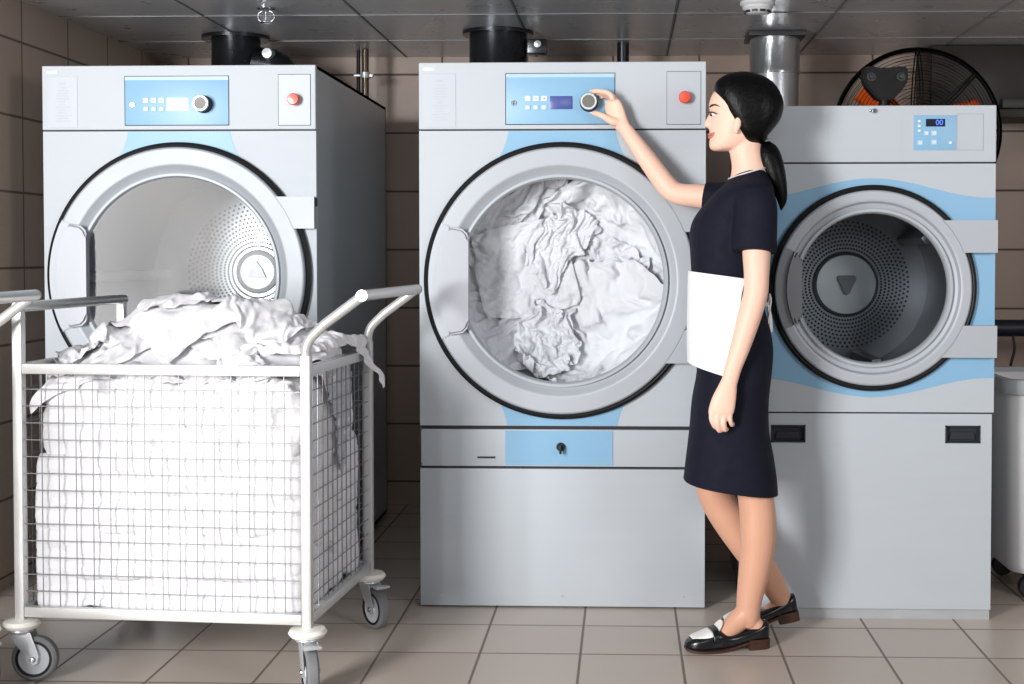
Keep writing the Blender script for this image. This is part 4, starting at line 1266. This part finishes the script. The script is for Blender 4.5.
# shoes
def shoe(toe, heel, lift, near):
    """toe, heel = floor points; built along +x (toe at 0) then placed"""
    L = (heel - toe).length
    sh = bpy.data.objects.new('shoe', None); COL.objects.link(sh); sh.parent = WO
    sh.location = toe - FOOT
    dirv = heel - toe
    sh.rotation_euler = Matrix(((dirv.x / L, -dirv.y / L, 0), (dirv.y / L, dirv.x / L, 0), (0, 0, 1))).to_euler()
    if lift: sh.rotation_euler = (Matrix.Rotation(math.atan2(dirv.y, dirv.x), 3, 'Z') @ Matrix.Rotation(-lift, 3, 'Y')).to_euler()
    def prof(s, tab):
        xs = [r[0] for r in tab]; return np.interp(s, xs, [r[1] for r in tab])
    W_ = [(0, .010), (.02, .02), (.06, .030), (.14, .039), (.26, .043), (.38, .042), (.52, .036), (.68, .032), (.84, .032), (.95, .028), (1, .018)]
    T_ = [(0, .024), (.03, .033), (.1, .042), (.2, .050), (.3, .060), (.40, .066), (.46, .052), (.55, .046), (.7, .055), (.85, .070), (.97, .082), (1, .080)]
    Bz = [(0, .012), (.06, .007), (.2, .005), (.4, .006), (.55, .012), (.7, .022), (.78, .027), (1, .028)]
    b = B(); rows = []
    S = [0, .015, .04, .08, .14, .2, .26, .32, .38, .43, .47, .52, .58, .65, .72, .8, .87, .93, .97, 1]
    for s in S:
        w_, t_, z_ = prof(s, W_), prof(s, T_), prof(s, Bz)
        row = []
        for k in range(24):
            a = 2 * PI * k / 24; c, q = math.cos(a), math.sin(a)
            e = .5
            y = w_ * math.copysign(abs(c) ** e, c)
            mid_ = z_ + (t_ - z_) * .38
            z = mid_ + ((t_ - mid_) if q > 0 else (mid_ - z_)) * math.copysign(abs(q) ** (e if q < 0 else .8), q)
            row.append(b.verts.new((s * L, y, z)))
        rows.append(row)
    for a, c in zip(rows, rows[1:]):
        for i in range(24): b.faces.new((a[i], a[(i + 1) % 24], c[(i + 1) % 24], c[i]))
    b.faces.new(rows[0]); b.faces.new(rows[-1][::-1])
    # open the top behind the tongue
    kill = [f for f in b.faces if f.normal.length and f.calc_center_median().x > .46 * L and f.calc_center_median().x < .965 * L and abs(f.calc_center_median().y) < .62 * prof(f.calc_center_median().x / L, W_) and f.calc_center_median().z > prof(f.calc_center_median().x / L, T_) - .012]
    bmesh.ops.delete(b, geom=kill, context='FACES')
    up = obj('shoe_upper', b, 'shoe_black', sh, angle=70)
    m_ = up.modifiers.new('thickness', 'SOLIDIFY'); m_.thickness = .002
    m_ = up.modifiers.new('round', 'SUBSURF'); m_.levels = 1; m_.render_levels = 1
    # sole and heel
    b = B(); pts = []
    for s in S: pts.append((s * L, -prof(s, W_) * 1.04 - .001))
    pts = pts + [(x, -y) for x, y in pts[::-1]]
    tops = [prof(x / L, Bz) + .002 for x, y in pts]
    va = [b.verts.new((x, y, z)) for (x, y), z in zip(pts, tops)]; vb = [b.verts.new((x, y, max(z - .007, 0))) for (x, y), z in zip(pts, tops)]
    b.faces.new(va); b.faces.new(vb[::-1])
    for i in range(len(pts)): b.faces.new((va[i], vb[i], vb[(i + 1) % len(pts)], va[(i + 1) % len(pts)]))
    obj('sole', b, 'sole_brown', sh)
    b = B(); hp = [(s * L, prof(s, W_)) for s in (.74, .8, .87, .93, .97, 1.0)]
    hp = [(x, -y) for x, y in hp] + hp[::-1]
    prism_z(b, hp, 0, .03); obj('heel_block', b, 'sole_brown', sh)
    # white vamp and tongue
    def cap(s0, s1, th, grow, name, m, n=10, span=1.15):
        b = B(); rows = []
        for i in range(n + 1):
            s = s0 + (s1 - s0) * i / n
            w_, t_, z_ = prof(s, W_), prof(s, T_), prof(s, Bz)
            mid_ = z_ + (t_ - z_) * .38; row = []
            tp = span * (math.sin(PI * min(1, .18 + .82 * i / n) * .5) if name == 'vamp_patch' else 1)
            for k in range(15):
                a = PI / 2 + tp * (k / 7 - 1); c, q = math.cos(a), math.sin(a)
                y = (w_ + grow) * math.copysign(abs(c) ** .5, c); z = mid_ + (t_ - mid_ + grow) * abs(q) ** .8
                row.append(b.verts.new((s * L, y, z)))
            rows.append(row)
        for a, c in zip(rows, rows[1:]):
            for i in range(14): b.faces.new((a[i], a[i + 1], c[i + 1], c[i]))
        o = obj(name, b, m, sh, angle=70); q_ = o.modifiers.new('thickness', 'SOLIDIFY'); q_.thickness = th; q_.offset = 0
        return o
    cap(.07, .30, .0015, .0018, 'vamp_patch', 'shoe_white', span=.95)
    cap(.30, .37, .003, .003, 'strap', 'shoe_black', n=5, span=1.5)
    # tongue standing up behind the strap
    b = B(); tg = []
    for i in range(13):
        a = PI * i / 12; tg.append((.026 * math.cos(a), .034 * math.sin(a)))
    va = [b.verts.new((.375 * L + z * .55, y * (1 if z > .003 else 1.1), .060 + z * .75)) for y, z in tg]
    vb = [b.verts.new((.375 * L + z * .55 - .004, y * (1 if z > .003 else 1.1), .062 + z * .75)) for y, z in tg]
    b.faces.new(va); b.faces.new(vb[::-1])
    for i in range(13): b.faces.new((va[i], vb[i], vb[(i + 1) % 13], va[(i + 1) % 13]))
    obj('tongue', b, 'shoe_white', sh)
    return sh
f0 = floor_at(685, 651); f1 = floor_at(768, 646.5)
shoe(f0, f1, 0, True)
r1 = at(800, 622, YR + .01); r1 = Vector((r1.x, r1.y, 0)); r0 = r1 + Vector((-.248, -.01, 0))
shoe(r0 + Vector((0, 0, .0)), r1, .16, False)

# ------------------------------------------------------------------ ducts, pipes and ceiling fittings
def duct(label, x, y, r, z0, m, flange, square):
    t = thing('exhaust_duct', label, 'duct', (x, y, z0), 0, 'exhaust ducts behind the machines')
    h = HC - z0
    b = B()
    prof = [(r, 0), (r, h * .34), (r + .004, h * .36), (r + .004, h * .42), (r, h * .44)] + ([(r, h * .60), (r + .003, h * .62), (r, h * .64)] if h > .35 else []) + [(r, h - .001)]
    lathe(b, prof, (0, 0, 0), 'z', 48); obj('duct_pipe', b, m, t)
    b = B()
    if square: box(b, -flange, flange, -flange, flange, h - .022, h - .001, .002)
    else: lathe(b, [(r - .002, h - .016), (flange, h - .016), (flange, h - .001), (r - .002, h - .001)], (0, 0, 0), 'z', 48)
    obj('duct_flange', b, 'dark_grey' if square else m, t)
    return t
p = at(236, 45, 5.50); d1 = duct('black metal exhaust duct with side elbow behind the left dryer', p.x, 5.50, .10, 1.797, 'duct_black', .14, False)
b = B(); tube(b, [(.08, 0, .17), (.16, 0, .15), (.22, -.01, .09), (.26, -.02, .0)], [.07, .075, .065, .06], 24, 4, up=(0, 1, 0)); obj('elbow', b, 'duct_black', d1)
b = B(); lathe(b, [(.0001, -.02), (.02, -.018), (.024, 0), (.024, .03)], (.155, -.075, .2), 'y', 20); obj('clamp_bolt', b, 'zinc', d1)
p = at(500, 45, 5.5); d2 = duct('black metal exhaust duct with wide flange behind the middle dryer', p.x, 5.42, .118, 1.797, 'duct_black', .145, False)
b = B(); box(b, .12, .20, -.03, .03, .19, .25, .006); obj('clamp', b, 'duct_black', d2)
b = B(); lathe(b, [(.0001, -.02), (.014, -.018), (.016, .0), (.016, .02)], (.165, -.035, .225), 'y', 20); obj('clamp_bolt', b, 'zinc', d2)
p = at(774.5, 75, 5.52); d3 = duct('shiny galvanised exhaust duct with square flange between woman and fan', p.x, 5.52, .101, .9, 'duct_zinc', .116, True)
mat('foil', (206, 210, 214), .22, .9, .5, .1, 16, bump=1.0, bs=26, stretch=(1, 1, .5))
b = B(); lathe(b, [(.1015, HC - .9 - .17), (.105, HC - .9 - .168), (.105, HC - .9 - .155), (.1035, HC - .9 - .15), (.1035, HC - .9 - .024)], (0, 0, 0), 'z', 64); obj('foil_sleeve', b, 'foil', d3)

def pipe(label, px, Y, r, z0, m, clampz=None, name='ceiling_pipe'):
    x = at(px, 60, Y).x
    t = thing(name, label, 'pipe', (x, Y, z0))
    b = B(); tube(b, [(0, 0, 0), (0, 0, HC - z0 - .001)], r, 20); obj('pipe_run', b, m, t)
    if clampz:
        b = B(); lathe(b, [(r, -.012), (r + .008, -.012), (r + .008, .012), (r, .012)], (0, 0, clampz - z0), 'z', 20)
        box(b, r, r + .022, -.010, .010, clampz - z0 - .008, clampz - z0 + .008, .003); box(b, -r - .036, -r, -.008, .008, clampz - z0 - .005, clampz - z0 + .005, .002); obj('pipe_clamp', b, 'zinc', t)
    return t
pipe('brown metal pipe with a clamp rising beside the left dryer', 365.3, 5.85, .0155, .0, 'pipe_brown', 1.17 + (254 - 78) / 222)
pipe('thin black pipe left of the brown clamped pipe', 358.6, 5.88, .0075, .0, 'gasket_rubber')
pipe('dark metal pipe rising behind the middle dryer under the ceiling', 623, 5.72, .026, .0, 'duct_black')

# smoke detector
c = at(757.5, 4, 4.80)
sd = thing('smoke_detector', 'round white smoke detector on the ceiling above the woman', 'smoke detector', (c.x, 4.80, HC))
b = B(); lathe(b, [(.0001, -.002), (.062, -.002), (.064, -.012), (.058, -.018), (.0001, -.018)], (0, 0, 0), 'z', 48); obj('base', b, 'plastic_white', sd)
b = B(); lathe(b, [(.052, -.018), (.055, -.026), (.048, -.034), (.040, -.044), (.034, -.047), (.0001, -.048)], (0, 0, 0), 'z', 48); hd = obj('sensor_head', b, 'plastic_white', sd)
for k in range(10):
    a = 2 * PI * k / 10
    b = B(); box(b, -.010, .010, -.004, .002, -.0042, .0042, .001)
    bmesh.ops.rotate(b, verts=b.verts, matrix=Matrix.Rotation(a + PI / 2, 3, 'Z'), cent=(0, 0, 0)); bmesh.ops.translate(b, verts=b.verts, vec=(.0445 * math.cos(a), .0445 * math.sin(a), -.039)); obj('vent', b, 'dark_grey', hd)
# chrome sprinkler head on the left
c = at(266, 3, 4.86)
sp = thing('sprinkler_head', 'small chrome sprinkler head on the ceiling above the left dryer', 'sprinkler', (c.x, 4.86, HC))
b = B(); lathe(b, [(.0001, -.001), (.034, -.001), (.034, -.005), (.016, -.008), (.012, -.016), (.0001, -.016)], (0, 0, 0), 'z', 32); obj('rose', b, 'chrome', sp)
for s in (-1, 1):
    b = B(); tube(b, [(s * .011, 0, -.012), (s * .026, 0, -.020), (s * .030, 0, -.034), (s * .024, 0, -.048), (s * .008, 0, -.054)], .0034, 10, 4, up=(0, 1, 0)); obj('frame_arm', b, 'chrome', sp)
b = B(); tube(b, [(0, 0, -.014), (0, 0, -.05)], .005, 12); obj('bulb', b, 'chrome', sp)
b = B(); lathe(b, [(.0001, -.053), (.024, -.053), (.024, -.056), (.0001, -.057)], (0, 0, 0), 'z', 24); obj('deflector', b, 'chrome', sp)

# ------------------------------------------------------------------ pedestal fan behind the washing machine
FY = 5.45
fc = at(917, 132, FY)
fan = thing('pedestal_fan', 'big black pedestal fan with orange blades behind the washing machine', 'fan', (fc.x, FY, 0))
R = .335; fz = fc.z
b = B(); lathe(b, [(.0001, .0), (.24, .0), (.24, .018), (.05, .035), (.0001, .035)], (0, .12, 0), 'z', 40); obj('base', b, 'fan_black', fan)
px_ = at(884, 90, FY - .15).x - fc.x
b = B(); tube(b, [(0, .12, .03), (0, .12, .5), (px_ * .5, .0, .9), (px_, -.125, 1.2), (px_, -.125, fz + .06)], .024, 18, 4); obj('pole', b, 'fan_black', fan)
for yy, nm in ((-.09, 'rear_guard'), (.09, 'front_guard')):
    b = B()
    lathe(b, [(R + .010 * math.cos(a), .0 + .010 * math.sin(a)) for a in [2 * PI * k / 10 for k in range(11)]], (0, 0, fz), 'y', 72)
    for k in range(1, 25 if yy < 0 else 9):
        rr = R * k / (25 if yy < 0 else 9); y = yy * (1 - (rr / R) ** 3)
        lathe(b, [(rr + .0011 * math.cos(a), y + .0011 * math.sin(a)) for a in (0, PI / 2, PI, 3 * PI / 2, 2 * PI)], (0, 0, fz), 'y', 64)
    for k in range(8):
        a = 2 * PI * k / 8
        for da in (-.02, .02):
            tube(b, [(R * q * math.cos(a) - da * .3 * math.sin(a), yy * (1 - q ** 3), fz + R * q * math.sin(a) + da * .3 * math.cos(a)) for q in (.08, .4, .7, .9, 1)], .003, 6)
    obj(nm, b, 'fan_black', fan)
b = B(); lathe(b, [(.0001, -.13), (.06, -.13), (.075, -.10), (.075, .03), (.04, .05), (.0001, .05)], (0, 0, fz), 'y', 36); obj('motor', b, 'fan_black', fan)
for k in range(3):
    a0 = math.radians(142) + 2 * PI * k / 3
    b = B(); rows = []
    for i in range(9):
        q = .07 + (.285 - .07) * i / 8; row = []
        for j in range(7):
            u = j / 6 - .5; wd = .5 * (.6 + .6 * math.sin(PI * min(1, .25 + i / 8 * .85)))
            a = a0 + u * wd
            row.append(b.verts.new((q * math.cos(a), u * .09 + .01, fz + q * math.sin(a))))
        rows.append(row)
    for r1, r2 in zip(rows, rows[1:]):
        for j in range(6): b.faces.new((r1[j], r1[j + 1], r2[j + 1], r2[j]))
    o = obj('blade', b, 'fan_orange', fan); m_ = o.modifiers.new('thickness', 'SOLIDIFY'); m_.thickness = .003
# yoke bracket on the pole, with two bolts
b = B()
pts = [(-.085, .055), (-.04, .058), (-.02, .045), (.02, .045), (.04, .058), (.085, .055), (.088, .0), (.07, -.03), (.03, -.075), (-.03, -.075), (-.07, -.03), (-.088, .0)]
prism(b, [(px_ + x, fz + .185 + z) for x, z in pts], -.19, -.12)
bmesh.ops.bevel(b, geom=list(b.edges), offset=.006, segments=2, affect='EDGES')
yk = obj('yoke', b, 'fan_black', fan)
b = B(); tube(b, [(px_, -.155, fz + .15), (px_, -.155, fz - .15)], .022, 16); obj('yoke_stem', b, 'fan_black', yk)
for s in (-1, 1):
    b = B(); lathe(b, [(.0001, -.205), (.009, -.205), (.011, -.198), (.018, -.197), (.018, -.19)], (px_ + s * .058, 0, fz + .20), 'y', 20); obj('bolt', b, 'dark_grey', yk)
b = B(); tube(b, [(px_ + .02, -.15, fz + .08), (px_ + .075, -.16, fz + .04), (px_ + .10, -.16, fz - .06)], .005, 8, 5); obj('cable', b, 'fan_black', fan)

# ------------------------------------------------------------------ right-hand corner
x0 = at(931, 80, 5.80).x
wc = thing('wall_cabinet', 'dark brown wall cabinet under the ceiling behind the fan', 'cabinet', (x0, 5.80, 1.765))
mat('cabinet_brown', (38, 32, 29), .5, .1, .5, .1, 5)
W_, H_ = XR - .006 - x0, HC - 1.765 - .004
b = B(); box(b, 0, W_, .02, YB - 5.80 - .002, 0, H_, .002); obj('cabinet_body', b, 'cabinet_brown', wc)
for k in range(2):
    b = B(); box(b, W_ * k / 2 + .004, W_ * (k + 1) / 2 - .004, 0, .018, .05, H_ - .004, .003); dr = obj('cabinet_door', b, 'cabinet_brown', wc)
    b = B(); tube(b, [(W_ / 2 + (.03 if k else -.03), -.001, .07), (W_ / 2 + (.03 if k else -.03), -.02, .075), (W_ / 2 + (.03 if k else -.03), -.02, .13), (W_ / 2 + (.03 if k else -.03), -.001, .135)], .004, 8); obj('door_handle', b, 'dark_grey', dr)
b = B(); box(b, .30, W_, -.03, .02, .035, .075, .004); obj('light_rail', b, 'dark_grey', wc)
# padded dark rail on the wall
c = at(996, 329, 5.55)
rl = thing('wall_rail', 'dark blue padded rail on the tiled wall right of the washing machine', 'rail', (c.x - .1, 5.62, c.z))
b = B(); tube(b, [(0, 0, 0), (.9, 0, 0)], .036, 20); obj('padded_bar', b, 'dark_blue', rl)
for x in (.06, .84):
    b = B(); tube(b, [(x, .0, 0), (x, YB - 5.62 - .001, 0)], .014, 12); obj('bracket', b, 'dark_grey', rl)
b = B(); tube(b, [(.185, -.02, -.03), (.19, -.025, -.09), (.175, -.02, -.16), (.16, .0, -.3), (.17, .01, -.6)], .006, 8, 5); obj('cord', b, 'dark_grey', rl)
# white tub on castors
bx = at(1009, 480, 4.42)
tb = thing('laundry_tub', 'white plastic laundry tub with grey rim at the right edge', 'tub', (bx.x + .30, 4.42 + .26, 0))
def rr_loop(hx, hy, r, n=6):
    out = []
    for cx, cy, a0 in ((hx - r, hy - r, 0), (-hx + r, hy - r, PI / 2), (-hx + r, -hy + r, PI), (hx - r, -hy + r, 3 * PI / 2)):
        for i in range(n + 1):
            a = a0 + PI / 2 * i / n; out.append((cx + r * math.cos(a), cy + r * math.sin(a)))
    return out
def shell(b, secs, capb=True):
    rows = [[b.verts.new((x, y, z)) for x, y in rr_loop(hx, hy, r)] for hx, hy, r, z in secs]
    n = len(rows[0])
    for a, c_ in zip(rows, rows[1:]):
        for i in range(n): b.faces.new((a[i], a[(i + 1) % n], c_[(i + 1) % n], c_[i]))
    if capb: b.faces.new(rows[0][::-1]); b.faces.new(rows[-1])
b = B(); shell(b, [(.24, .20, .05, .088), (.27, .23, .06, .096), (.283, .243, .06, .125), (.30, .26, .055, .735), (.288, .248, .05, .735), (.27, .23, .05, .14), (.24, .20, .05, .13)]); obj('tub_body', b, 'plastic_white', tb)
b = B(); shell(b, [(.300, .26, .055, .70), (.318, .278, .06, .705), (.322, .282, .06, .735), (.316, .276, .06, .752), (.286, .246, .05, .752), (.286, .246, .05, .735)], False); obj('rim', b, 'plastic_rim', tb)
for sx in (-1, 1):
    for sy in (-1, 1):
        b = B(); lathe(b, [(.0001, -.014), (.034, -.014), (.038, -.008), (.038, .008), (.034, .014), (.0001, .014)], (sx * .2, sy * .16, .038), 'y', 24); box(b, sx * .2 - .02, sx * .2 + .02, sy * .16 - .02, sy * .16 + .02, .072, .09); obj('castor', b, 'dark_grey', tb)

# ------------------------------------------------------------------ light
def area(name, loc, target, size, power, color=(1, 1, 1), size_y=None):
    l = bpy.data.lights.new(name, 'AREA'); l.energy = power; l.color = color
    l.shape = 'RECTANGLE'; l.size = size; l.size_y = size_y or size
    o = bpy.data.objects.new(name, l); COL.objects.link(o)
    o.location = loc; o.rotation_euler = (Vector(target) - Vector(loc)).to_track_quat('-Z', 'Y').to_euler()
    return o
area('studio_softbox', (-2.78, -.6, 1.6), (-.5, 4.3, 1.05), 1.1, 335, (1, .985, .97), 1.8)
area('front_fill', (.1, -1.3, 2.4), (0, 4.4, 1.2), 1.2, 22)  # unseen fill light, added to brighten the fronts and drums
area('side_fill', (2.6, .9, 1.9), (-.8, 4.9, 1.2), .9, 34)  # added fill from out of view, lifts the left dryer's right side
w = bpy.data.worlds.new('world'); w.use_nodes = True; scene.world = w
w.node_tree.nodes['Background'].inputs[0].default_value = (.8, .84, .9, 1)
w.node_tree.nodes['Background'].inputs[1].default_value = .17
scene.view_settings.view_transform = 'Standard'
scene.view_settings.look = 'None'
scene.view_settings.exposure = 0
scene.view_settings.gamma = 1
scene.view_settings.use_curve_mapping = False
